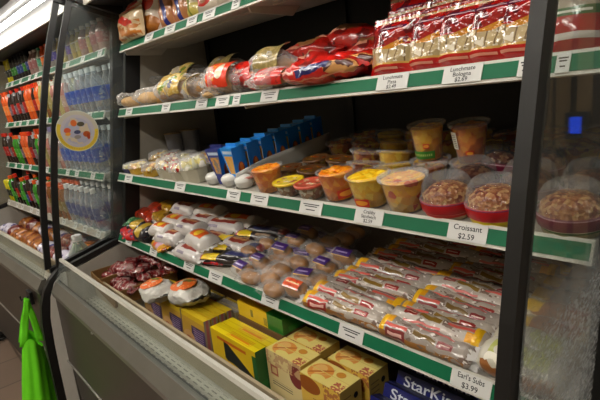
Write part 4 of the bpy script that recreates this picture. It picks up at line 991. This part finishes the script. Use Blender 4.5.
# purple and yellow cartons
pc_f = mat('carton_front', (.76, .60, .22), .4, coat=.3, pats=[('r', (.42, .0, 1, .78), (.20, .11, .30)), ('n', (.42, 0, 1, .78, 6, .56), (.42, .30, .42)), ('e', (.28, .38, .30, .26), (.80, .62, .40)), ('e', (.26, .36, .18, .16), (.66, .36, .22)), ('r', (0, .90, 1, 1), (.84, .70, .12)), ('sv', (.5, .5, .92, .74, 22, .4), (.62, .54, .66))])
pc_t = mat('carton_top', (.84, .72, .14), .4, coat=.3); pc_s = mat('carton_side_grey', (.62, .58, .54), .4, pats=[('r', (.3, 0, .7, 1), (.70, .40, .44))])
pcp = Proto(carton('thin_carton', 'x', 'carton', .168, .026, .19, [pc_f, pc_t, pc_s], {'front': 0, 'top': 1, 'right': 2, 'left': 2, 'back': 2, 'bottom': 2}, flap=pc_t))
for k, (x, lab) in enumerate(((-1.812, 'left'), (-1.637, 'middle'), (-1.461, 'right'))):
    for r in range(4):
        pcp.put((x, .676 + r * .032, zf), (-.05, 0, .0), 'yellow carton with purple panel, %s stack, %s from the rail' % (lab, ordn[r]), 'thin yellow and purple cartons')
gp = mat('grey_sleeve', (.62, .60, .58), .35, coat=.4, vary=.2, pats=[('r', (0, .86, 1, 1), (.70, .64, .50))]); pk = mat('pink_sleeve', (.78, .30, .38), .35, coat=.4)
for k in range(6):
    o = carton('thin_carton', '%s thin carton standing behind the yellow ones, %s along the row' % ('pink' if k == 1 else 'grey', ordn[k]), 'carton', .15, .022, .175, [pk if k == 1 else gp, pc_t if k > 3 else gp], {'top': 1}, group='grey thin cartons')
    o.location = (-1.44 - (k % 2) * .17, .812 + k // 2 * .026, zf)
# white bags with orange round labels
wf_m = mat('white_bag_film', (.86, .85, .82), .3, bmp=1, bscale=30, coat=.5, bdist=.008, vary=.1)
ol_m = mat('orange_round_label', (.88, .42, .16), .4, pats=[('e', (.35, .55, .3, .12), (.52, .58, .24)), ('slant', (.1, .1, .9, .9, 1.3, .07), (.35, .25, .12)), ('n', (0, 0, 1, 1, 5, .58), (.92, .62, .38))])
for k, (px, py, L, W, lab) in enumerate(((158, 291, .145, .13, 'white plastic bag with round orange label on the yellow cartons, left one'), (190, 293, .185, .145, 'wider white plastic bag with round orange label on the yellow cartons, right one'))):
    zz = .755; q = at(px, py, Z=zz)
    t = thing('bread_bag', lab, 'bread', (q.x, q.y, .714), (0, -.05, .1 - .2 * k), group='white bags with round orange labels')
    bag_shape(L, W, .085, 3 + k, .010).ob('bag', wf_m, t, True)
    def lf(u, v):
        a = 2 * PI * u; r = v
        x = r * math.cos(a) * L * .34 - .006; y = r * math.sin(a) * W * .34 - .016
        return (x, y, .0425 + .044 * (1 - (abs(x) / (L * .62)) ** 2.5) * (1 - .5 * (abs(y) / (W * .5)) ** 2) + .004)
    g = G(); g.grid(lf, 20, 4, 0, cu=True)
    g.uv = [tuple((.5 + g.v[i].x / (L * .70), .5 + g.v[i].y / (W * .70)) for i in f) for f in g.f]
    g.ob('label', ol_m, t, True)
# yellow and green boxes
yb_f = mat('ybox_front', (.88, .74, .10), .35, coat=.3, pats=[('slant', (.30, .0, 1, .9, -.75, .20), (.10, .13, .12)), ('e', (.42, .22, .34, .26), (.88, .72, .14)), ('e', (.42, .2, .24, .20), (.66, .36, .24)), ('e', (.42, .2, .12, .10), (.80, .55, .48)), ('r', (.78, 0, 1, .42), (.62, .66, .60)), ('r', (.15, .84, .8, .9), (.80, .38, .1)), ('r', (.92, 0, 1, .9), (.08, .36, .16))])
yb_t = mat('ybox_top', (.93, .84, .10), .35, coat=.3, pats=[('sv', (.35, .15, .85, .85, 7, .35), (.86, .58, .1)), ('r', (.4, .3, .8, .55), (.88, .52, .08))])
yb_s = mat('ybox_side', (.06, .42, .18), .35, coat=.3, pats=[('r', (.2, .1, .8, .4), (.08, .5, .22))])
ybp = Proto(carton('food_box', 'x', 'box', .262, .044, .180, [yb_f, yb_t, yb_s], {'front': 0, 'top': 1, 'right': 2, 'left': 1, 'back': 0, 'bottom': 1}, flap=mat('seam_dark', (.84, .74, .10), .5)))
for k in range(2): ybp.put((-1.213 + .004 * k, .690 + k * .047, zf), (0, 0, .0), 'tall yellow box with green side standing in the tub, %s' % ['nearest the rail', 'just behind the front one'][k], 'yellow boxes with green sides')
lb_m = [mat('lbox_front', (.88, .74, .14), .35, coat=.3, pats=[('r', (.68, 0, 1, 1), (.10, .44, .16)), ('r', (.3, .25, .36, .75), (.45, .4, .1)), ('su', (.60, .1, .67, .6, 90, .5), (.3, .3, .2))]),
        mat('lbox_top', (.90, .70, .12), .35, coat=.3, pats=[('e', (.40, .5, .22, .32), (.88, .52, .20)), ('r', (.66, 0, 1, 1), (.10, .50, .18)), ('sv', (.7, .2, .95, .8, 4, .4), (.5, .72, .2))]), yb_s]
t = carton('food_box', 'yellow and green box lying flat on others under the fourth shelf', 'box', .25, .12, .055, lb_m, {'front': 0, 'top': 1, 'right': 2}, group=None, flap=lb_m[1]); t.location = (-1.205, .805, .706)
t = carton('stock_box', 'plain brown box under the lying yellow and green box', 'box', .25, .15, .184, [kraft_d], {}, flap=kraft_d); t.location = (-1.205, .800, zf)
# croissant boxes
cr_t = mat('croissant_top', (1.0, .92, .56), .35, coat=.3, pats=[('e', (.30, .46, .26, .42), (.96, .66, .30)), ('e', (.24, .54, .14, .26), (1.0, .80, .48)), ('slant', (.12, .16, .50, .80, 1.4, .05), (.84, .46, .14)), ('slant', (.20, .0, .54, .62, 1.4, .03), (.96, .76, .46)), ('e', (.40, .16, .16, .16), (1.0, .92, .56)), ('n', (.75, .0, .98, .4, 14, .46), (.80, .42, .30)), ('e', (.68, .72, .10, .14), (.90, .62, .22))])
cr_f = mat('croissant_front', (.90, .82, .58), .35, coat=.3, pats=[('r', (.10, .55, .32, .74), (.70, .36, .24)), ('r', (.14, .59, .28, .70), (.86, .74, .52)), ('sv', (.12, .34, .7, .46, 22, .4), (.45, .38, .3)), ('e', (.86, .75, .2, .2), (.52, .22, .2)), ('n', (0, .74, 1, 1, 8, .5), (.80, .64, .46))])
cr_f2 = mat('croissant_front_gold', (.92, .76, .32), .35, coat=.3, pats=[('e', (.22, .85, .30, .14), (.62, .34, .12)), ('n', (.6, .7, 1, 1, 9, .48), (.74, .46, .26)), ('sv', (.3, .5, .8, .66, 22, .4), (.72, .48, .2))])
cr_s = mat('croissant_side', (.90, .77, .40), .35, coat=.3, pats=[('sv', (.1, .2, .5, .9, 12, .25), (.70, .54, .26)), ('e', (.72, .80, .10, .05), (.12, .10, .12))])
mk_ = {'front': 0, 'top': 1, 'right': 2, 'left': 2, 'back': 2, 'bottom': 2}
GC = 'croissant boxes standing in the tub'
seamc = mat('seam_gold', (.93, .83, .48), .5)
t = carton('food_box', 'x', 'box', .162, .082, .18, [cr_f, cr_t, cr_s], mk_, flap=seamc); CA = Proto(t)
t = carton('food_box', 'x', 'box', .152, .084, .18, [cr_f2, cr_t, cr_s], mk_, flap=seamc); CB = Proto(t)
for P, x, Y, lab in ((CA, -.997, .728, 'pale fronted croissant picture box, front left of the four'), (CB, -1.000, .815, 'croissant picture box behind the pale fronted one'), (CB, -.825, .712, 'gold croissant picture box, front right of the four'), (CB, -.812, .812, 'gold croissant picture box behind the front right one')):
    P.put((x, Y, zf), (0, 0, .0), lab, GC)
# blue tuna boxes
sk_f = mat('tuna_blue', (.09, .12, .42), .35, coat=.3, vary=.2); sk_w = mat('tuna_white_print', (.84, .86, .90), .4); sk_t = mat('tuna_top', (.06, .07, .22), .4)
def tuna(lab):
    t = thing('tuna_kit_box', lab, 'box', group='blue tuna boxes')
    g = G(); g.box(-.10, 0, 0, .10, .036, .180, 0, {'front': 0, 'top': 2}); g.text('StarKist', (0, -.0008, .160), .036, sx=1.35, m=1)
    g.ob('box_body', [sk_f, sk_w, sk_t], t); G().box(-.10, .017, .180, .10, .0185, .1806).ob('top_flap_seam', sk_f, t)
    return t
TP = Proto(tuna('x'))
for k in range(4):
    TP.put((-.585, .690 + k * .056, zf + .014), (-.40, 0, 0), 'dark blue StarKist tuna box in the tub, %s from the rail'.replace('StarKist ', '') % ordn[k], 'blue tuna boxes', (1, 1, 1 + .035 * k))

# ================================================================== drinks in the second case
def bottle(name, label, liq, capc, labc, h=.20, r=.031, clear=False, shape=0, wrap2=None):
    t = thing(name, label, 'bottle')
    key = '%s_%s' % (name, '%02x%02x%02x' % tuple(int(c * 255) for c in liq))
    bm_ = film('pet_' + key, tint=(.92, .95, .98) if name != 'water_jug' else (.80, .90, .78), fac=.14 if name != 'water_jug' else .20, edge=.45, rough=.06, bmp=.4, bscale=60) if clear else mat('liq_' + key, liq, .18, coat=.8, vary=.15)
    if shape == 0: prof = [(0, 0), (r * .9, 0), (r, .006), (r, h * .58), (r * .92, h * .68), (r * .42, h * .86), (r * .40, h * .93)]
    elif shape == 1: prof = [(0, 0), (r * .9, 0), (r, .006), (r * .98, h * .28), (r * .88, h * .42), (r, h * .58), (r * .97, h * .74), (r * .55, h * .85), (r * .5, h * .9)]
    else: prof = [(0, 0), (r * .85, 0), (r, .006), (r, h * .92), (r * .85, h * .97), (r * .8, h), (0, h)]
    G().lathe(prof, 14).ob('bottle_body' if shape < 2 else 'can_body', bm_, t, True)
    if shape < 2:
        k = .42 if shape == 0 else .52
        cm = mat('cap_%02x%02x%02x' % tuple(int(c * 255) for c in capc), capc, .35)
        G().lathe([(0, h * .89), (r * k, h * .89), (r * k, h), (0, h)], 12).ob('cap', cm, t, False)
    lm = mat('lbl_%02x%02x%02x' % tuple(int(c * 255) for c in labc), labc, .35, pats=[('n', (0, .2, 1, .8, 6, .56), tuple(min(1, c * .5 + .4) for c in labc))])
    G().lathe([(r * 1.01, h * .26), (r * 1.015, h * .27), (r * 1.015, h * .56), (r * 1.01, h * .57)], 14).ob('label', lm, t, True)
    return t
BK = {
 'yc': ('yellow can with black label', lambda: bottle('drink_can', 'x', (.80, .76, .10), K_, (.10, .12, .10), .165, .029, shape=2)),
 'kc': ('black can with green label', lambda: bottle('drink_can', 'x', (.07, .08, .09), K_, (.20, .50, .16), .165, .029, shape=2)),
 'bc': ('dark can with blue label', lambda: bottle('drink_can', 'x', (.06, .07, .12), K_, (.16, .26, .52), .165, .029, shape=2)),
 'gb': ('grey pink bottle with white cap', lambda: bottle('drink_bottle', 'x', (.66, .56, .54), (.75, .72, .70), (.60, .38, .38), .24, .042)),
 'tb': ('white bottle with teal cap', lambda: bottle('drink_bottle', 'x', (.70, .76, .70), (.10, .55, .42), (.30, .62, .50), .22, .036)),
 'ob': ('orange drink bottle with orange cap', lambda: bottle('drink_bottle', 'x', (.86, .34, .10), (.88, .30, .08), (.90, .48, .20), .22, .032, shape=1)),
 'pb': ('pale bottle with purple label', lambda: bottle('drink_bottle', 'x', (.66, .64, .62), (.55, .52, .70), (.32, .28, .62), .24, .034)),
 'yb': ('pale yellow juice bottle', lambda: bottle('drink_bottle', 'x', (.76, .70, .42), (.80, .78, .70), (.62, .58, .36), .22, .034)),
 'rb': ('dark cola bottle with red cap', lambda: bottle('drink_bottle', 'x', (.14, .06, .04), (.80, .16, .08), (.62, .10, .08), .22, .031)),
 'sb': ('dark bottle with silver label', lambda: bottle('drink_bottle', 'x', (.12, .08, .10), (.70, .70, .72), (.45, .38, .42), .20, .030)),
 'grb': ('green drink bottle with orange cap', lambda: bottle('drink_bottle', 'x', (.18, .52, .12), (.86, .34, .10), (.25, .60, .16), .20, .031, shape=1)),
 'wb': ('clear water bottle with blue label', lambda: bottle('water_bottle', 'x', (.8, .85, .9), (.80, .84, .86), (.10, .28, .66), .215, .033, True)),
 'wt': ('clear water bottle with navy label', lambda: bottle('water_bottle', 'x', (.81, .86, .9), (.90, .90, .90), (.16, .22, .46), .215, .034, True)),
 'am': ('amber tea bottle with orange cap', lambda: bottle('drink_bottle', 'x', (.52, .30, .10), (.90, .42, .24), (.48, .40, .16), .205, .034, shape=1)),
 'pk': ('pink drink bottle with white cap', lambda: bottle('drink_bottle', 'x', (.74, .50, .46), (.86, .85, .82), (.70, .56, .50), .20, .033, shape=1)),
}
PROT = {k: Proto(v[1]()) for k, v in BK.items()}
# left (far) to right (near the food case), as seen on each shelf
ROWS = {
 1: ['yc', 'yc', 'kc', 'kc', 'bc', 'bc', 'kc', 'bc', 'gb', 'gb', 'tb', 'ob', 'ob', 'pb', 'pb', 'yb', 'yb', 'pb', 'yb', 'yb', 'gb', 'yb', 'gb', 'gb'],
 2: ['ob', 'ob', 'sb', 'rb', 'sb', 'rb', 'sb', 'rb', 'ob', 'ob', 'rb', 'ob', 'yb', 'am', 'yb', 'pk', 'yb', 'pk', 'wb', 'wb', 'wb', 'wb', 'wb', 'wb'],
 3: ['rb', 'rb', 'sb', 'rb', 'grb', 'grb', 'sb', 'ob', 'ob', 'rb', 'sb', 'grb', 'pk', 'yb', 'pk', 'pb', 'pk', 'wb', 'wb', 'wb', 'wb', 'wb', 'wb', 'wb'],
 4: ['yc', 'yc', 'grb', 'kc', 'rb', 'kc', 'grb', 'bc', 'rb', 'sb', 'grb', 'sb', 'pk', 'pk', 'am', 'am', 'am', 'am', 'wt', 'wt', 'wt', 'wt', 'wt', 'wt'],
}
sname = {1: 'top', 2: 'second', 3: 'third', 4: 'lowest'}
ordm = ['far end', 'second', 'third', 'fourth', 'fifth', 'sixth', 'seventh', 'eighth', 'ninth', 'tenth', 'eleventh', 'twelfth', 'thirteenth', 'fourteenth', 'fifteenth', 'sixteenth', 'seventeenth', 'eighteenth', 'nineteenth', 'twentieth', 'twenty-first', 'twenty-second', 'twenty-third', 'last beside the food case']
for n, row in ROWS.items():
    st = 1.79 / len(row)
    for k, key in enumerate(row):
        x = -1.82 + st * (k + .5); zz = zs_(n, YF[n] + .045)
        if n == 1 and key in ('pb', 'gb', 'tb', 'yb', 'ob'): sc = (.62, .62, .62) if key == 'gb' else (.7, .7, .68)
        else: sc = (1, 1, 1)
        if key == 'gb' and n == 1: sc = (.8, .8, .62)
        lab = '%s, %s on %s drinks shelf' % (BK[key][0], ('at far end' if k == 0 else 'nearest food case' if k == 23 else ordm[k] + ' from far end'), sname[n])
        PROT[key].put(dloc(x, YF[n] + .045, zz), (TILT[n], 0, DR + 0 * RND.uniform(0, 6)), lab, 'drinks on the %s drinks shelf' % sname[n], sc)
        if n >= 2 and k > 3:
            PROT[key].put(dloc(x + st * .3, YF[n] + .125, zs_(n, YF[n] + .125)), (TILT[n], 0, DR + 0 * RND.uniform(0, 6)), lab.replace(' on %s ' % sname[n], ', behind the front row of %s ' % sname[n]).replace(' from far end', ' along').replace(' with white cap and', ' with').replace(' bottle with', ',').replace('dark cola, red cap', 'cola with red cap'), 'drinks on the %s drinks shelf' % sname[n], sc)
# tub of the drinks case: trays of food, jugs
MATS.pop('x', None)
big = bottle('water_jug', 'large clear water jug with pale label in the drinks tub by the glass', (.8, .86, .8), (.92, .92, .92), (.50, .54, .62), .265, .055, True)
q = at(74, 250, Y=.70); big.location = (-2.305, .572, zf + .128); big['group'] = 'large water jugs'
dup(big, (-2.46, .77, zf + .13), (0, 0, 1), 'large clear water jug behind the front one in the drinks tub', 'large water jugs')
dup(big, (-2.31, .79, zf + .13), (0, 0, 2), 'large clear water jug nearest the food case wall in the drinks tub', 'large water jugs')
t = thing('tub_platform', 'low white platform in the drinks tub', 'platform', dloc(-.93, .60, zf), (0, 0, DR)); G().box(-.90, 0, 0, .90, .55, .125).ob('platform_top', white_pl, t); G().box(-.90, -.006, .115, .90, 0, .137).ob('platform_lip', beige, t)
br_o = mat('pastry_orange', (.70, .44, .20), pats=[('n', (0, 0, 1, 1, 5, .5), (.50, .26, .12))], **CRK); wh_v = mat('pack_white_violet', (.80, .78, .84), pats=[('n', (0, 0, 1, 1, 5, .56), (.34, .32, .55))], **CRK)
dp = {'o': Proto(flow_pack('pastry_pack', 'x', 'pastry pack', .15, .11, .07, br_o, 7, .008)), 'v': Proto(flow_pack('pastry_pack', 'x', 'pastry pack', .14, .11, .07, wh_v, 8, .008)), 'r': Proto(flow_pack('pastry_pack', 'x', 'pastry pack', .14, .11, .07, red_wh, 9, .008))}
k = 0
for r in range(2):
    for c in range(10):
        key = 'vroooovrvv'[c] if r == 0 else 'orovovrvov'[c]
        x = -1.70 + c * .155
        if x > -.2 : continue
        lab = '%s pack in the drinks tub, %s row, %s from the far end' % ({'o': 'brown pastry', 'v': 'white and violet', 'r': 'red and white'}[key], ['front', 'rear'][r], ordn[c])
        dp[key].put(dloc(x - .05, .675 + r * .13, zf + .13 + r * .012), (.15, 0, RND.uniform(-.4, .4)), lab, 'packs in the drinks tub', (1, 1, 1.2)); k += 1
g = G(); g.grid(lambda u, v: (.09 * (u - .5), .09 * (v - .5), .028 + .02 * math.sin(u * 3.1) * math.sin(v * 3.1)), 4, 4)
# round sticker on the left glass (flat disc on the pane)
t = thing('round_sticker', 'round yellow food picture sticker on the glass left of the food shelves', 'sticker', (FX - LX + .0105, at(78, 131, X=-2.150).y, at(78, 131, X=-2.150).z), (0, 0, 0))
r0 = .088
stk = mat('sticker_face', (.72, .70, .74), .4, pats=[
    ('e', (.5, .5, .40, .40), (.66, .66, .74)), ('n', (.1, .1, .9, .9, 3, .52), (.78, .72, .62)),
    ('e', (.62, .70, .11, .07), (.30, .28, .20)), ('e', (.42, .75, .09, .10), (.82, .40, .16)), ('e', (.20, .55, .10, .08), (.80, .34, .20)), ('e', (.20, .44, .08, .05), (.88, .60, .20)),
    ('e', (.48, .47, .10, .06), (.26, .28, .42)), ('e', (.46, .32, .10, .06), (.55, .52, .50)), ('e', (.74, .38, .11, .09), (.70, .32, .12)), ('e', (.78, .30, .05, .09), (.62, .22, .08))])
rim = mat('sticker_yellow_ring', (.84, .74, .22), .4, pats=[('su', (.52, .25, .98, .75, 70, .5), (.74, .60, .16)), ('r', (0, 0, .42, 1), (.74, .72, .66))])
edge = mat('sticker_white_edge', (.78, .80, .76), .4)
def disc(r1, r2, x, nm, mm, plan=False):
    g = G(); g.grid(lambda u, v: (x, (r1 + (r2 - r1) * v) * math.cos(2 * PI * u), (r1 + (r2 - r1) * v) * math.sin(2 * PI * u)), 40, 2, 0, cu=True)
    if plan: g.uv = [tuple((.5 + g.v[i].y / (2 * r2), .5 + g.v[i].z / (2 * r2)) for i in f) for f in g.f]
    return g.ob(nm, mm, t)
disc(0, r0 * .80, .0012, 'picture_disc', stk, True); disc(r0 * .79, r0 * .97, .0010, 'printed_ring', rim); disc(r0 * .96, r0 * 1.0, .0009, 'white_edge', edge)
G().lathe([(0, 0), (r0, 0), (r0, .0008), (0, .0008)], 40).xf(Matrix.Rotation(PI / 2, 4, 'Y')).ob('backing', edge, t)
# green shopping bag on a hook of the drinks case
gm = mat('green_nonwoven', (.42, .88, .06), .7, vary=.18, bmp=.3, bscale=300, bdist=.001)
HX, HY, HZ = -2.34, .318, .672
t = thing('shopping_bag', 'bright green cloth shopping bag hanging from a hook at the case corner', 'bag', (HX, HY, 0))
def bagf(u, v):
    a = 2 * PI * u; zz = .47 - v * .38
    wy = .040 + .036 * v; wx = .056 + .028 * v
    f = 1 + .10 * math.sin(a * 5 + 1) * (1 - .4 * v) + .06 * math.sin(a * 9 + v * 3)
    top = .035 * math.cos(a * 2 + .5) * (1 - v) ** 2
    return (math.cos(a) * wx * f + .01 * v, math.sin(a) * wy * f - .026 - .036 * v, zz + top)
G().grid(bagf, 48, 18, 0, cu=True).ob('bag_body', gm, t, True)
def strap(y0, x0, y1, x1, nm='handle'):
    g = G(); w_ = .015
    def fn(u, v):
        # up from body at (x0,y0), over hook, down to (x1,y1)
        if u < .5: k = u * 2; px_, py_, pz_ = x0 * (1 - k), y0 * (1 - k), .47 + (HZ - .47) * k
        else: k = (u - .5) * 2; px_, py_, pz_ = x1 * k, y1 * k, HZ + (.47 - HZ) * k
        fade = 1 - .35 * math.exp(-((u - .5) * 6) ** 2)
        return (px_ + .004 * math.sin(u * 20), py_ + (v - .5) * 2 * w_ * fade, pz_ + .006 * math.cos(v * 3) + (.004 if abs(u - .5) < .05 else 0))
    g.grid(fn, 24, 3); o = g.ob(nm, gm, t, True); md = o.modifiers.new('s', 'SOLIDIFY'); md.thickness = .002
strap(-.062, .030, .010, .034); strap(-.055, -.030, .016, -.024)
hk = G(); hk.tube([(HX - DX, .385, HZ + .006), (HX - DX, HY - DY - .012, HZ - .002), (HX - DX, HY - DY - .014, HZ + .018)], .005, 8)
hk.box(HX - DX - .03, .372, HZ - .03, HX - DX + .03, .386, HZ + .03); hk.ob('bag_hook', black_pl, dcase)
# dark shoe on the floor at the far left
t = thing('shoe', 'black shoe on the tiled floor at the left frame edge', 'shoe', (at(2, 332, Z=.03).x, at(2, 332, Z=.03).y - .10, 0), (0, 0, .9))
sole = mat('shoe_sole', (.12, .11, .10), .6); shm = mat('shoe_black', (.05, .05, .05), .35)
G().blob((0, 0, .014), (.14, .05, .014), jit=.05, nu=20, nv=8, pw=.6).ob('sole', sole, t, True)
G().blob((-.06, 0, .055), (.075, .042, .045), jit=.05, nu=18, nv=10).blob((.04, 0, .038), (.09, .043, .030), jit=.05, nu=18, nv=10).ob('upper', shm, t, True)
G().tube([(.03, -.02, .068), (.03, .02, .068)], .003).tube([(.01, -.02, .075), (.01, .02, .075)], .003).ob('lace', sole, t)
# what the right end glass reflects: a wooden framed unit with a blue screen beyond the end of the case
wood = mat('pale_wood', (.50, .40, .24), .5, vary=.25)
def mir(px, py, Y):
    q = at(px, py, Y=Y); return Vector((2 * -.2035 - q.x, q.y, q.z))
Y = 2.2
a = mir(545, 100, Y); b2 = mir(600, 100, Y)
t = thing('wooden_shelf_unit', 'pale wooden shelf unit past the right end, seen reflected in the end glass', 'shelf unit', (0, Y + .06, 0))
xa, xb = mir(596, 130, Y).x, mir(540, 130, Y).x
for xx in (mir(583, 130, Y + .06).x, mir(562, 130, Y + .06).x, mir(545, 130, Y + .06).x): G().box(xx - .03, 0, 0, xx + .03, .35, 2.3).ob('upright', wood, t)
zs = mir(575, 156, Y).z
for zz in (zs, zs - .45, 2.28): G().box(.0, 0, zz - .02, .75, .35, zz + .02).ob('board', wood, t)
q = mir(572, 131, Y - .02)
t = thing('computer_monitor', 'small screen glowing blue, seen reflected in the right end glass', 'monitor', (q.x, Y + .0, zs + .02))
G().box(-.045, .02, q.z - zs - .06, .045, .05, q.z - zs + .055).ob('housing', black_pl, t); G().box(-.022, .014, q.z - zs - .036, .022, .019, q.z - zs + .036).ob('screen', mat('blue_screen', (.10, .30, .95), .3, emit=.6), t)
G().box(-.06, .01, 0, .06, .09, .012).box(-.01, .03, .012, .01, .05, q.z - zs - .08).ob('stand', black_pl, t)
